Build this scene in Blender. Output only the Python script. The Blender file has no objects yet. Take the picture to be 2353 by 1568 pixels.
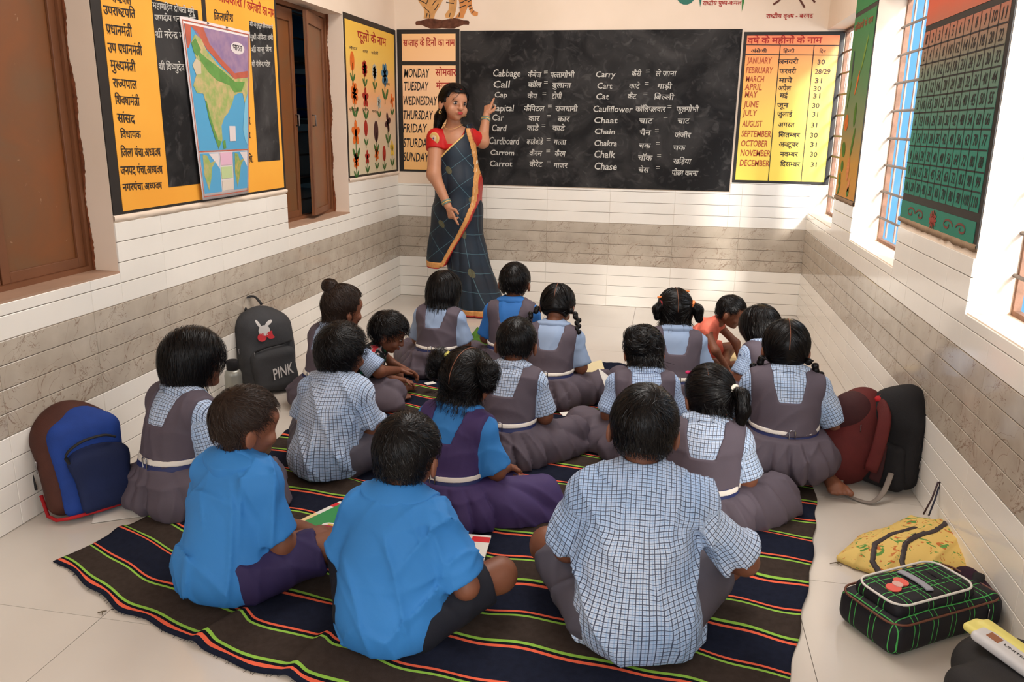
import bpy, bmesh, math, random
import numpy as np
from mathutils import Vector, Matrix
random.seed(7); RNG = np.random.default_rng(7)
SC = bpy.context.scene; COL = SC.collection

# ---------------------------------------------------------------- camera, world, sun, lamps, exposure
def setup_view():
    cd = bpy.data.cameras.new('camera'); cd.sensor_width = 36; cd.lens = 36*1866.1/2353; cd.clip_start = .05
    co = bpy.data.objects.new('camera', cd); COL.objects.link(co); SC.camera = co
    p, y, r = .2583, -.1857, .0151
    f = np.array([math.sin(y)*math.cos(p), math.cos(y)*math.cos(p), -math.sin(p)])
    rt = np.array([math.cos(y), -math.sin(y), 0.]); up = np.cross(rt, f)
    r2 = rt*math.cos(r)+up*math.sin(r); u2 = -rt*math.sin(r)+up*math.cos(r)
    M = Matrix.Identity(4)
    for i in range(3): M[i][0] = r2[i]; M[i][1] = u2[i]; M[i][2] = -f[i]
    M[2][3] = 1.2547
    co.matrix_world = M
    SC.view_settings.view_transform = 'Standard'; SC.view_settings.look = 'None'
    SC.view_settings.gamma = 1; SC.view_settings.exposure = 0.33
    try: SC.view_settings.use_curve_mapping = False
    except Exception: pass
    SC.cycles.max_bounces = 7; SC.cycles.diffuse_bounces = 4; SC.cycles.glossy_bounces = 3
    SC.cycles.use_denoising = True; SC.cycles.sample_clamp_indirect = 8
    w = bpy.data.worlds.new('sky'); SC.world = w; w.use_nodes = True; nt = w.node_tree; N = nt.nodes; Lk = nt.links
    bg = N['Background']; tc = N.new('ShaderNodeTexCoord'); noi = N.new('ShaderNodeTexNoise'); mp = N.new('ShaderNodeMapping')
    mp.inputs['Scale'].default_value = (1, 1, 2.2)
    noi.inputs['Scale'].default_value = 2.3; noi.inputs['Detail'].default_value = 5
    cr = N.new('ShaderNodeValToRGB'); cr.color_ramp.elements[0].position = .5; cr.color_ramp.elements[1].position = .66
    cr.color_ramp.elements[0].color = (.20, .52, .88, 1); cr.color_ramp.elements[1].color = (.80, .90, 1., 1)
    Lk.new(tc.outputs['Generated'], mp.inputs[0]); Lk.new(mp.outputs[0], noi.inputs[0]); Lk.new(noi.outputs[0], cr.inputs[0]); Lk.new(cr.outputs[0], bg.inputs[0])
    bg.inputs[1].default_value = 1.0
    def lamp(kind, name, loc, energy, color, direction=None, size=None, sy=None):
        d = bpy.data.lights.new(name, kind); d.energy = energy; d.color = color
        if kind == 'AREA':
            d.shape = 'RECTANGLE'; d.size = size; d.size_y = sy
        o = bpy.data.objects.new(name, d); o.location = loc
        if direction is not None: o.rotation_euler = Vector(direction).to_track_quat('-Z', 'Y').to_euler()
        COL.objects.link(o); return o
    s = lamp('SUN', 'sun', (4, -4, 6), 6.0, (1., .95, .88), (-.33, 1, -.42)); s.data.angle = .16
    # added area fill lamps behind the camera, outside the right wall and overhead
    lamp('AREA', 'rear_fill', (-.3, -1.5, 1.7), 35, (1., .98, .97), (0, 1, -.16), 2.5, 1.3)
    lamp('AREA', 'right_fill', (1.5, 4.0, 1.9), 36, (1., .97, .93), (-1, 0.05, -.40), 3.2, .9)
    lamp('AREA', 'right_fill', (1.35, 1.2, 1.6), 46, (1., .97, .92), (-1, .35, -.32), 1.5, 1.2)
    lamp('AREA', 'overhead_fill', (-.5, 3.7, 2.82), 48, (1., .96, .92), (0, 0.0, -1), 1.2, 2.4)
setup_view()

# ---------------------------------------------------------------- helpers
def srgb(r, g, b):
    c = [x/255. for x in (r, g, b)]
    return tuple([(x/12.92 if x <= .04045 else ((x+.055)/1.055)**2.4) for x in c]+[1.])
MATS = {}
def mat(name, col, rough=.6, spec=.5, var=0., vscale=8., col2=None, bump=0., bscale=200., metal=0., coat=0., sheen=0.):
    if name in MATS: return MATS[name]
    m = bpy.data.materials.new(name); m.use_nodes = True; nt = m.node_tree; b = nt.nodes['Principled BSDF']
    b.inputs['Base Color'].default_value = col; b.inputs['Roughness'].default_value = rough
    b.inputs['Specular IOR Level'].default_value = spec; b.inputs['Metallic'].default_value = metal
    b.inputs['Coat Weight'].default_value = coat
    tc = nt.nodes.new('ShaderNodeTexCoord')
    if var or col2:
        n = nt.nodes.new('ShaderNodeTexNoise'); n.inputs['Scale'].default_value = vscale; n.inputs['Detail'].default_value = 4
        r = nt.nodes.new('ShaderNodeValToRGB'); r.color_ramp.elements[0].position = .35; r.color_ramp.elements[1].position = .68
        c2 = col2 or tuple([max(0, c*(1-var)) for c in col[:3]]+[1])
        r.color_ramp.elements[0].color = col; r.color_ramp.elements[1].color = c2
        nt.links.new(tc.outputs['Object'], n.inputs[0]); nt.links.new(n.outputs[0], r.inputs[0]); nt.links.new(r.outputs[0], b.inputs['Base Color'])
    if bump:
        n = nt.nodes.new('ShaderNodeTexNoise'); n.inputs['Scale'].default_value = bscale; n.inputs['Detail'].default_value = 3
        bp = nt.nodes.new('ShaderNodeBump'); bp.inputs['Strength'].default_value = bump; bp.inputs['Distance'].default_value = .002
        nt.links.new(tc.outputs['Object'], n.inputs[0]); nt.links.new(n.outputs[0], bp.inputs['Height']); nt.links.new(bp.outputs[0], b.inputs['Normal'])
    MATS[name] = m; return m
def mathn(nt, op, a, b=None, c=None):
    n = nt.nodes.new('ShaderNodeMath'); n.operation = op
    for i, v in enumerate((a, b, c)):
        if v is None: continue
        if isinstance(v, (int, float)): n.inputs[i].default_value = v
        else: nt.links.new(v, n.inputs[i])
    return n.outputs[0]
def mixc(nt, fac, a, b):
    n = nt.nodes.new('ShaderNodeMix'); n.data_type = 'RGBA'
    for i, v in ((0, fac), (6, a), (7, b)):
        if isinstance(v, (int, float, tuple)): n.inputs[i].default_value = v
        else: nt.links.new(v, n.inputs[i])
    return n.outputs[2]
def base(name, rough=.6, spec=.5):
    m = bpy.data.materials.new(name); m.use_nodes = True; b = m.node_tree.nodes['Principled BSDF']
    b.inputs['Roughness'].default_value = rough; b.inputs['Specular IOR Level'].default_value = spec
    MATS[name] = m; return m, m.node_tree, b
def noise(nt, vec, scale, detail=4, dist=0.):
    n = nt.nodes.new('ShaderNodeTexNoise'); n.inputs['Scale'].default_value = scale; n.inputs['Detail'].default_value = detail
    n.inputs['Distortion'].default_value = dist
    if vec is not None: nt.links.new(vec, n.inputs[0])
    return n.outputs[0]
def ramp(nt, fac, stops):
    r = nt.nodes.new('ShaderNodeValToRGB'); cr = r.color_ramp
    while len(cr.elements) < len(stops): cr.elements.new(.5)
    for e, (p, c) in zip(cr.elements, stops): e.position = p; e.color = c
    nt.links.new(fac, r.inputs[0]); return r.outputs[0]
def texco(nt, out='Object'): return nt.nodes.new('ShaderNodeTexCoord').outputs[out]
def sepxyz(nt, v):
    n = nt.nodes.new('ShaderNodeSeparateXYZ'); nt.links.new(v, n.inputs[0]); return n.outputs

def empty(name, loc=(0, 0, 0), rz=0., label=None, cat=None, group=None, rot=None):
    o = bpy.data.objects.new(name, None); o.location = loc; o.rotation_euler = rot if rot else (0, 0, rz)
    o.empty_display_size = .05; COL.objects.link(o); tag(o, label, cat, group); return o
def tag(o, label=None, cat=None, group=None, kind=None):
    if label: o['label'] = label
    if cat: o['category'] = cat
    if group: o['group'] = group
    if kind: o['kind'] = kind
    return o
def link(name, me, parent=None, mats=None):
    o = bpy.data.objects.new(name, me); COL.objects.link(o)
    if parent: o.parent = parent
    if mats is not None:
        for m in (mats if isinstance(mats, (list, tuple)) else [mats]): me.materials.append(m)
    return o
def mesh(name, V, F, m=None, parent=None, smooth=False, mi=None, attr=None):
    me = bpy.data.meshes.new(name)
    V = np.asarray(V, dtype=np.float32).reshape(-1, 3)
    if isinstance(F, np.ndarray) and F.ndim == 2:
        k = F.shape[1]; me.vertices.add(len(V)); me.vertices.foreach_set('co', V.ravel())
        me.loops.add(F.size); me.loops.foreach_set('vertex_index', F.ravel().astype(np.int32))
        me.polygons.add(len(F)); me.polygons.foreach_set('loop_start', (np.arange(len(F))*k).astype(np.int32))
        me.polygons.foreach_set('loop_total', np.full(len(F), k, np.int32)); me.update(calc_edges=True)
    else:
        me.from_pydata([tuple(map(float, v)) for v in V], [], [tuple(int(i) for i in f) for f in F]); me.update()
    if smooth: me.polygons.foreach_set('use_smooth', [True]*len(me.polygons))
    if mi is not None: me.polygons.foreach_set('material_index', np.asarray(mi, dtype=np.int32))
    if attr is not None:
        a = me.attributes.new('cuv', 'FLOAT_VECTOR', 'POINT'); a.data.foreach_set('vector', np.asarray(attr, dtype=np.float32).ravel())
    return link(name, me, parent, m)
class MB:
    """collects simple solids into one mesh"""
    def __init__(s): s.V = []; s.F = []; s.M = []
    def add(s, V, F, m=0):
        n = len(s.V); s.V += [tuple(v) for v in V]; s.F += [tuple(i+n for i in f) for f in F]; s.M += [m]*len(F); return s
    def box(s, lo, hi, m=0, R=None, c=None):
        x0, y0, z0 = lo; x1, y1, z1 = hi
        V = [(x0, y0, z0), (x1, y0, z0), (x1, y1, z0), (x0, y1, z0), (x0, y0, z1), (x1, y0, z1), (x1, y1, z1), (x0, y1, z1)]
        if R is not None: V = [R @ Vector(v) + Vector(c or (0, 0, 0)) for v in V]
        return s.add(V, [(3, 2, 1, 0), (4, 5, 6, 7), (0, 1, 5, 4), (1, 2, 6, 5), (2, 3, 7, 6), (3, 0, 4, 7)], m)
    def tube(s, pts, r, n=8, m=0, flat=1., closed=False, up=None):
        P = [Vector(p) for p in pts]; k = len(P); V = []; F = []
        rr = r if isinstance(r, (list, tuple)) else [r]*k
        for i, p in enumerate(P):
            a = P[i-1] if (i or closed) else P[0]; b = P[(i+1) % k] if (i < k-1 or closed) else P[-1]
            t = (b-a).normalized(); u = Vector(up) if up else (Vector((0, 0, 1)) if abs(t.z) < .9 else Vector((1, 0, 0)))
            sx = t.cross(u).normalized(); sy = sx.cross(t).normalized()
            for j in range(n):
                an = 2*math.pi*j/n; V.append(p+sx*math.cos(an)*rr[i]+sy*math.sin(an)*rr[i]*flat)
        for i in range(k if closed else k-1):
            for j in range(n):
                a = i*n+j; b = i*n+(j+1) % n; c = ((i+1) % k)*n+(j+1) % n; d = ((i+1) % k)*n+j; F.append((a, d, c, b))
        if not closed: F.append(tuple(range(n))); F.append(tuple(reversed(range((k-1)*n, k*n))))
        return s.add(V, F, m)
    def disc(s, c, r, axis='z', n=16, m=0):
        V = []
        for j in range(n):
            a = 2*math.pi*j/n; x, y = r*math.cos(a), r*math.sin(a)
            V.append((c[0]+x, c[1]+y, c[2]) if axis == 'z' else ((c[0]+x, c[1], c[2]+y) if axis == 'y' else (c[0], c[1]+x, c[2]+y)))
        return s.add(V, [tuple(range(n))], m)
    def build(s, name, mats=None, parent=None, smooth=False, bevel=0.):
        o = mesh(name, s.V, s.F, mats, parent, smooth, s.M)
        if bevel:
            b = o.modifiers.new('bevel', 'BEVEL'); b.width = bevel; b.segments = 2; b.limit_method = 'ANGLE'
        return o
# ---------------------------------------------------------------- implicit solids -> mesh
def smin(a, b, k):
    if k <= 0: return np.minimum(a, b)
    h = np.maximum(k-np.abs(a-b), 0)/k; return np.minimum(a, b)-h*h*k*.25
def d_cap(P, a, b, ra, rb):
    a = np.asarray(a, float); b = np.asarray(b, float); ba = b-a; t = np.clip(((P-a)@ba)/max(ba@ba, 1e-9), 0, 1)
    return np.linalg.norm(P-a-t[..., None]*ba, axis=-1)-(ra+(rb-ra)*t)
def d_ell(P, c, r, R=None):
    Q = P-np.asarray(c, float)
    if R is not None: Q = Q@np.asarray(R)
    r = np.asarray(r, float); k0 = np.linalg.norm(Q/r, axis=-1); k1 = np.linalg.norm(Q/(r*r), axis=-1)
    return k0*(k0-1)/np.maximum(k1, 1e-6)
def d_box(P, c, h, rad=0., R=None):
    Q = P-np.asarray(c, float)
    if R is not None: Q = Q@np.asarray(R)
    q = np.abs(Q)-(np.asarray(h, float)-rad); return np.linalg.norm(np.maximum(q, 0), axis=-1)+np.minimum(q.max(-1), 0)-rad
def d_seg_ring(P, c, R0, r, zs=1.):
    Q = P-np.asarray(c, float); q = np.linalg.norm(Q[..., :2]*np.array([1, 1.15]), axis=-1)-R0
    return np.sqrt(q*q+(Q[..., 2]*zs)**2)-r
def pd(P, p, g=0.):
    k = p[0]
    if k == 'c': return d_cap(P, p[1], p[2], p[3]+g, p[4]+g)
    if k == 'e': return d_ell(P, p[1], np.asarray(p[2])+g, p[3] if len(p) > 3 else None)
    if k == 'b': return d_box(P, p[1], np.asarray(p[2])+g, p[3]+g*.5, p[4] if len(p) > 4 else None)
    if k == 'r': return d_seg_ring(P, p[1], p[2], p[3]+g, p[4])
def pbox(p, g):
    if p[0] == 'c':
        r = max(p[3], p[4])+g; a = np.asarray(p[1]); b = np.asarray(p[2]); return np.minimum(a, b)-r, np.maximum(a, b)+r
    if p[0] == 'r': c = np.asarray(p[1]); r = p[2]+p[3]+g; return c-r, c+r
    c = np.asarray(p[1]); r = (np.max(p[2]) if len(p) > (3 if p[0] == 'e' else 4) else np.asarray(p[2]))+g; return c-r, c+r
def sdf_pts(prims, P, k=.02, g=0.):
    D = np.full(len(P), 1e3)
    for p in prims: D = smin(D, pd(P, p, g), k)
    return D
class Field:
    def __init__(s, lo, hi, h):
        s.h = h; s.lo = np.asarray(lo, float); s.n = np.maximum(4, np.ceil((np.asarray(hi)-s.lo)/h).astype(int)+1)
        s.ax = [s.lo[i]+h*np.arange(s.n[i]) for i in range(3)]
        s.D = np.full(tuple(s.n), 1.0); s._P = None
    @property
    def P(s):
        if s._P is None: s._P = np.stack(np.meshgrid(*s.ax, indexing='ij'), -1)
        return s._P
    @staticmethod
    def around(prims, h, g=0., pad=.02):
        B = [pbox(p, g) for p in prims]; return Field(np.min([b[0] for b in B], 0)-pad, np.max([b[1] for b in B], 0)+pad, h)
    def add(s, prims, k=.02, g=0., op='u'):
        for p in prims:
            lo, hi = pbox(p, g+k+2.5*s.h)
            i0 = np.clip(((lo-s.lo)/s.h).astype(int), 0, s.n); i1 = np.clip(np.ceil((hi-s.lo)/s.h).astype(int)+1, 0, s.n)
            if np.any(i1 <= i0): continue
            sl = tuple(slice(a, b) for a, b in zip(i0, i1)); d = pd(s.P[sl], p, g)
            s.D[sl] = smin(s.D[sl], d, k) if op == 'u' else -smin(-s.D[sl], d, k)
        return s
    def cut(s, d, k=0.):  # keep where d<0
        s.D = -smin(-s.D, -d, k) if k else np.maximum(s.D, d); return s
    def mesh(s):
        D = s.D; I = D < 0; nx, ny, nz = D.shape
        if not I.any(): return np.zeros((0, 3)), np.zeros((0, 4), int)
        cnt = np.zeros((nx-1, ny-1, nz-1), np.int16)
        for a in (0, 1):
            for b in (0, 1):
                for c in (0, 1): cnt += I[a:nx-1+a, b:ny-1+b, c:nz-1+c]
        act = (cnt > 0) & (cnt < 8); ci = np.argwhere(act); idx = np.full(act.shape, -1, np.int64); idx[act] = np.arange(len(ci))
        acc = np.zeros((len(ci), 3)); w = np.zeros(len(ci)); offs = np.array([(a, b, c) for a in (0, 1) for b in (0, 1) for c in (0, 1)])
        val = [D[ci[:, 0]+o[0], ci[:, 1]+o[1], ci[:, 2]+o[2]] for o in offs]
        for i in range(8):
            for j in range(i+1, 8):
                if np.abs(offs[i]-offs[j]).sum() != 1: continue
                m = (val[i] < 0) != (val[j] < 0)
                t = np.where(m, val[i]/np.where(m, val[i]-val[j], 1), 0)
                acc += (offs[i]+(offs[j]-offs[i])*t[:, None])*m[:, None]; w += m
        V = (ci+acc/w[:, None])*s.h+s.lo
        F = []
        for ax in range(3):
            o = [(ax+1) % 3, (ax+2) % 3]; sa = [slice(None)]*3; sb = [slice(None)]*3; sa[ax] = slice(0, -1); sb[ax] = slice(1, None)
            A = I[tuple(sa)]; B = I[tuple(sb)]; E = np.argwhere(A != B)
            E = E[(E[:, o[0]] > 0) & (E[:, o[1]] > 0) & (E[:, o[0]] < D.shape[o[0]]-1) & (E[:, o[1]] < D.shape[o[1]]-1)]
            q = []
            for du, dv in ((0, 0), (-1, 0), (-1, -1), (0, -1)):
                c = E.copy(); c[:, o[0]] += du; c[:, o[1]] += dv; q.append(idx[c[:, 0], c[:, 1], c[:, 2]])
            q = np.stack(q, 1); fl = A[E[:, 0], E[:, 1], E[:, 2]]; q[~fl] = q[~fl][:, ::-1]; F.append(q)
        F = np.concatenate(F); F = F[(F >= 0).all(1)]
        return V, F
def wav(P, f, amp, seed, n=5, an=(1, 1, 1)):
    r = np.random.default_rng(seed); out = 0
    for i in range(n):
        k = r.normal(size=3); k /= np.linalg.norm(k); k *= f*r.uniform(.6, 1.5)*np.asarray(an); out = out+np.sin(P@k+r.uniform(0, 6.28))
    return out*amp/n**.5
def rotm(pitch, yaw, roll):
    """pitch>0 nods forward (+Y), yaw>0 turns to the left (+Z), roll>0 tilts to the right"""
    return np.array(Matrix.Rotation(yaw, 3, 'Z') @ Matrix.Rotation(roll, 3, 'Y') @ Matrix.Rotation(-pitch, 3, 'X'))
TXT = [
('c','Cabbage',-1.26,-1.064,1.591,0.047,0),
('c','कैबेज',-1.012,-0.919,1.588,0.032,0),
('c','=',-0.899,-0.879,1.589,0.11,0),
('c','पत्तागोभी',-0.857,-0.688,1.587,0.032,0),
('c','Call',-1.257,-1.141,1.517,0.046,0),
('c','कॉल',-1.01,-0.916,1.52,0.032,0),
('c','=',-0.897,-0.879,1.521,0.11,0),
('c','बुलाना',-0.841,-0.709,1.519,0.032,0),
('c','Cap',-1.247,-1.156,1.453,0.035,0),
('c','कैप',-1.013,-0.944,1.446,0.032,0),
('c','=',-0.906,-0.885,1.446,0.11,0),
('c','टोपी',-0.842,-0.771,1.447,0.032,0),
('c','Capital',-1.275,-1.11,1.359,0.043,0),
('c','कैपिटल',-1.036,-0.891,1.362,0.032,0),
('c','=',-0.865,-0.844,1.364,0.11,0),
('c','राजधानी',-0.815,-0.66,1.363,0.032,0),
('c','Car',-1.263,-1.179,1.295,0.041,0),
('c','कार',-1.002,-0.924,1.294,0.033,0),
('c','=',-0.87,-0.847,1.296,0.11,0),
('c','कार',-0.797,-0.711,1.294,0.032,0),
('c','Card',-1.265,-1.161,1.222,0.043,0),
('c','कार्ड',-1.013,-0.928,1.23,0.033,0),
('c','=',-0.906,-0.884,1.231,0.11,0),
('c','कार्ड',-0.832,-0.744,1.231,0.033,0),
('c','Cardboard',-1.285,-1.069,1.132,0.048,0),
('c','कार्डबोर्ड',-1.013,-0.896,1.135,0.033,0),
('c','=',-0.869,-0.849,1.138,0.11,0),
('c','गत्ता',-0.82,-0.731,1.137,0.033,0),
('c','Carrom',-1.274,-1.101,1.057,0.036,0),
('c','कैरम',-0.993,-0.9,1.057,0.033,0),
('c','=',-0.869,-0.847,1.059,0.11,0),
('c','कैरम',-0.81,-0.733,1.058,0.033,0),
('c','Carrot',-1.278,-1.114,0.978,0.04,0),
('c','कैरेट',-0.991,-0.895,0.981,0.034,0),
('c','=',-0.863,-0.837,0.984,0.11,0),
('c','गाजर',-0.816,-0.716,0.977,0.033,0),
('c','Carry',-0.542,-0.409,1.59,0.037,0),
('c','कैरी',-0.301,-0.236,1.597,0.031,0),
('c','=',-0.205,-0.182,1.597,0.11,0),
('c','ले जाना',-0.14,-0.002,1.598,0.031,0),
('c','Cart',-0.529,-0.426,1.515,0.038,0),
('c','कार्ट',-0.313,-0.241,1.517,0.031,0),
('c','=',-0.207,-0.179,1.517,0.11,0),
('c','गाड़ी',-0.124,-0.027,1.518,0.031,0),
('c','Cat',-0.534,-0.446,1.445,0.038,0),
('c','कैट',-0.321,-0.259,1.449,0.032,0),
('c','=',-0.212,-0.185,1.45,0.11,0),
('c','बिल्ली',-0.143,-0.007,1.447,0.031,0),
('c','Cauliflower',-0.551,-0.282,1.361,0.042,0),
('c','कॉलिफ्लवार',-0.262,-0.059,1.367,0.032,0),
('c','=',-0.046,-0.023,1.369,0.11,0),
('c','फूलगोभी',0.011,0.16,1.37,0.031,0),
('c','Chaat',-0.542,-0.38,1.287,0.038,0),
('c','चाट',-0.235,-0.14,1.289,0.032,0),
('c','-',-0.068,-0.045,1.291,0.11,0),
('c','चाट',0.024,0.106,1.292,0.032,0),
('c','Chain',-0.535,-0.394,1.214,0.035,0),
('c','चैन',-0.227,-0.149,1.211,0.032,0),
('c','=',-0.121,-0.098,1.213,0.11,0),
('c','जंजीर',0.011,0.12,1.198,0.032,0),
('c','Chakra',-0.534,-0.376,1.133,0.039,0),
('c','चक्र',-0.227,-0.146,1.123,0.032,0),
('c','=',-0.108,-0.081,1.125,0.11,0),
('c','चक्र',0.005,0.09,1.114,0.032,0),
('c','Chalk',-0.532,-0.385,1.054,0.047,0),
('c','चॉक',-0.229,-0.13,1.041,0.033,0),
('c','=',-0.096,-0.066,1.044,0.11,0),
('c','खड़िया',0.013,0.134,1.025,0.032,0),
('c','Chase',-0.527,-0.37,0.972,0.047,0),
('c','चेस',-0.221,-0.148,0.96,0.033,0),
('c','=',-0.099,-0.071,0.963,0.11,0),
('c','पीछा करना',0.008,0.186,0.946,0.033,0),
('k','MONDAY',-1.908,-1.724,1.583,0.059,0),
('k','TUESDAY',-1.913,-1.731,1.494,0.06,0),
('k','WEDNESDAY',-1.921,-1.668,1.395,0.06,0),
('k','THURSDAY',-1.923,-1.701,1.295,0.061,0),
('k','FRIDAY',-1.922,-1.745,1.203,0.061,0),
('k','STURDAY',-1.924,-1.716,1.099,0.062,0),
('k','SUNDAY',-1.926,-1.734,0.999,0.062,0),
('r','सोमवार',-1.676,-1.523,1.595,0.044,0),
('r','मंगलवार',-1.67,-1.52,1.507,0.041,0),
('r','सप्ताह के दिनों का नाम',-1.91,-1.532,1.794,0.041,-0),
('r','वर्ष के महीनों के नाम',0.443,0.908,1.804,0.035,-0),
('k','अंग्रेजी',0.47,0.572,1.747,0.019,-0),
('k','हिन्दी',0.673,0.744,1.747,0.019,-0),
('k','दिन',0.898,0.938,1.744,0.019,-0),
('m','JANUARY',0.451,0.605,1.679,0.038,0),
('k','जनवरी',0.647,0.775,1.677,0.027,0),
('k','30',0.894,0.94,1.674,0.029,0),
('m','FEBRUARY',0.45,0.619,1.619,0.038,0),
('k','फरवरी',0.661,0.767,1.617,0.027,0),
('k','28/29',0.884,0.979,1.615,0.03,0),
('m','MARCH',0.453,0.567,1.562,0.038,0),
('k','मार्च',0.663,0.748,1.56,0.027,0),
('k','31',0.89,0.934,1.558,0.03,0),
('m','APRIL',0.451,0.56,1.512,0.039,0),
('k','अप्रैल',0.663,0.745,1.511,0.027,0),
('k','30',0.887,0.933,1.509,0.03,0),
('m','MAY',0.455,0.533,1.465,0.039,0),
('k','मई',0.678,0.73,1.464,0.028,0),
('k','31',0.889,0.933,1.463,0.03,0),
('m','JUNE',0.452,0.547,1.403,0.039,0),
('k','जून',0.667,0.739,1.403,0.028,0),
('k','30',0.89,0.934,1.402,0.03,0),
('m','JULY',0.451,0.541,1.347,0.039,0),
('k','जुलाई',0.672,0.769,1.347,0.028,0),
('k','31',0.896,0.932,1.347,0.03,0),
('m','AUGUST',0.454,0.581,1.277,0.039,0),
('k','अगस्त',0.685,0.79,1.278,0.028,0),
('k','31',0.895,0.933,1.278,0.031,0),
('m','SEPTEMBER',0.454,0.646,1.212,0.04,0),
('k','सितम्बर',0.693,0.832,1.213,0.028,0),
('k','30',0.896,0.943,1.213,0.031,0),
('m','OCTOBER',0.456,0.629,1.149,0.04,0),
('k','अक्टूबर',0.702,0.828,1.151,0.028,0),
('k','31',0.903,0.944,1.152,0.031,0),
('m','NOVEMBER',0.459,0.652,1.086,0.04,0),
('k','नवम्बर',0.716,0.831,1.088,0.028,0),
('k','30',0.909,0.953,1.09,0.031,0),
('m','DECEMBER',0.459,0.652,1.02,0.04,0),
('k','दिसम्बर',0.723,0.851,1.023,0.029,0),
('k','31',0.919,0.957,1.024,0.031,0),
('r','राष्ट्रीय पुष्प-कमल',0.139,0.387,2.041,0.024,-0),
('r','राष्ट्रीय वृक्ष - बरगद',0.547,0.838,1.958,0.024,-0),
('kL','राष्ट्रपति',2.742,2.853,1.659,0.031,1.663),
('kL','उपराष्ट्रपति',2.692,2.87,1.611,0.029,1.619),
('kL','प्रधानमंत्री',2.696,2.84,1.548,0.032,1.553),
('kL','उप प्रधानमंत्री',2.695,2.889,1.487,0.032,1.492),
('kL','मुख्यमंत्री',2.699,2.841,1.43,0.031,1.431),
('kL','राज्यपाल',2.702,2.838,1.369,0.03,1.369),
('kL','शिक्षामंत्री',2.704,2.844,1.312,0.029,1.31),
('kL','सांसद',2.705,2.806,1.25,0.03,1.246),
('cL','महामहिम द्रोपती मुर्मू',2.978,3.267,1.669,0.021,1.682),
('cL','जगदीप धनखड़ जी',2.984,3.268,1.626,0.02,1.652),
('cL','श्री नरेन्द्र मोदी',2.98,3.221,1.564,0.024,1.582),
('cL','श्री विष्णुदेव साय',2.982,3.233,1.446,0.025,1.459),
('kL','विधायक',2.714,2.833,1.194,0.025,1.193),
('kL','जिला पंचा.अध्यक्ष',2.706,2.945,1.127,0.03,1.122),
('kL','जनपद पंचा.अध्यक्ष',2.693,2.947,1.064,0.03,1.056),
('kL','नगरपंचा.अध्यक्ष',2.695,2.934,1.006,0.025,0.998),
('kL','जिलाधीश',3.416,3.579,1.679,0.031,1.69),
('kL','अधि.',3.623,3.677,1.24,0.032,1.247),
('kL','अधि.',3.615,3.669,1.176,0.025,1.185),
('kL','अधि.',3.599,3.676,1.067,0.032,1.071),
('rL','कर्मचारी का नाम',3.713,3.985,1.758,0.037,1.756),
('rL','अधिकारी /',3.455,3.699,1.761,0.034,1.763),
('cL','श्री अनुकूल विश्वकर्मा',3.724,3.956,1.69,0.017,1.701),
('cL','सुश्री अंकिता शर्मा',3.719,3.949,1.631,0.02,1.65),
('cL','श्री वासु जैन',3.725,3.927,1.573,0.022,1.594),
('cL','श्री शैलेन्द्र पटेल',3.718,3.906,1.51,0.021,1.523),
('rL','फूलों के नाम',5.09,5.622,1.767,0.049,1.772),
('sL','गेंदा',4.947,5.084,1.696,0.014,1.703),
('sL','कमल',5.177,5.265,1.696,0.015,1.699),
('sL','चमेली',5.326,5.46,1.698,0.016,1.704),
('sL','सूरजमुखी',4.912,5.072,1.337,0.015,1.335),
('sL','गुलाब',5.137,5.242,1.342,0.015,1.339),
('sL','चम्पा',5.311,5.405,1.332,0.016,1.328),
('sL','पलाश',5.544,5.681,1.517,0.016,1.518),
]
# ================================================================ the room
XL, XR, YB, H0 = -1.9704, .9348, 5.834, 2.9
XLo, XRo = -2.115, 1.085
white_tile = mat('white_tile', srgb(246, 240, 230), .12, .5, .06, 3.)
grout = mat('grout', srgb(120, 108, 98), .7, .2)
def grey_tile_mat():
    m, nt, b = base('grey_marble_tile', .10)
    o = texco(nt); n1 = noise(nt, o, 9, 5); n2 = noise(nt, o, 5.5, 6, 1.6); n3 = noise(nt, o, 14, 6, 2.5)
    body = ramp(nt, n1, [(.3, srgb(176, 163, 147)), (.7, srgb(196, 184, 168))])
    v1 = mathn(nt, 'LESS_THAN', mathn(nt, 'ABSOLUTE', mathn(nt, 'SUBTRACT', n2, .5)), .0045)
    v2 = mathn(nt, 'LESS_THAN', mathn(nt, 'ABSOLUTE', mathn(nt, 'SUBTRACT', n3, .44)), .005)
    g = mathn(nt, 'GREATER_THAN', noise(nt, o, 4, 2), .54)
    v = mathn(nt, 'MAXIMUM', mathn(nt, 'MULTIPLY', v1, .55), mathn(nt, 'MULTIPLY', mathn(nt, 'MULTIPLY', v2, g), .8))
    nt.links.new(mixc(nt, v, body, srgb(112, 78, 55)), b.inputs['Base Color']); return m
grey_tile = grey_tile_mat()
floor_tile = mat('floor_tile', srgb(208, 199, 188), .14, .5, .05, 2.5)
plaster = mat('plaster', srgb(240, 220, 200), .75, .3, 0, 2.2, srgb(232, 212, 190), .15, 60)
plaster_white = mat('plaster_reveal', srgb(232, 215, 198), .75, .3, .05, 3., bump=.2, bscale=50)
cement = mat('cement', srgb(160, 132, 105), .85, .2, .25, 20, bump=.5, bscale=90)
def boxes(name, L, m, kind='structure', parent=None, bevel=0.):
    b = MB()
    for lo, hi in L: b.box(lo, hi)
    o = b.build(name, m, parent, bevel=bevel)
    if kind: o['kind'] = kind
    return o
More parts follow.
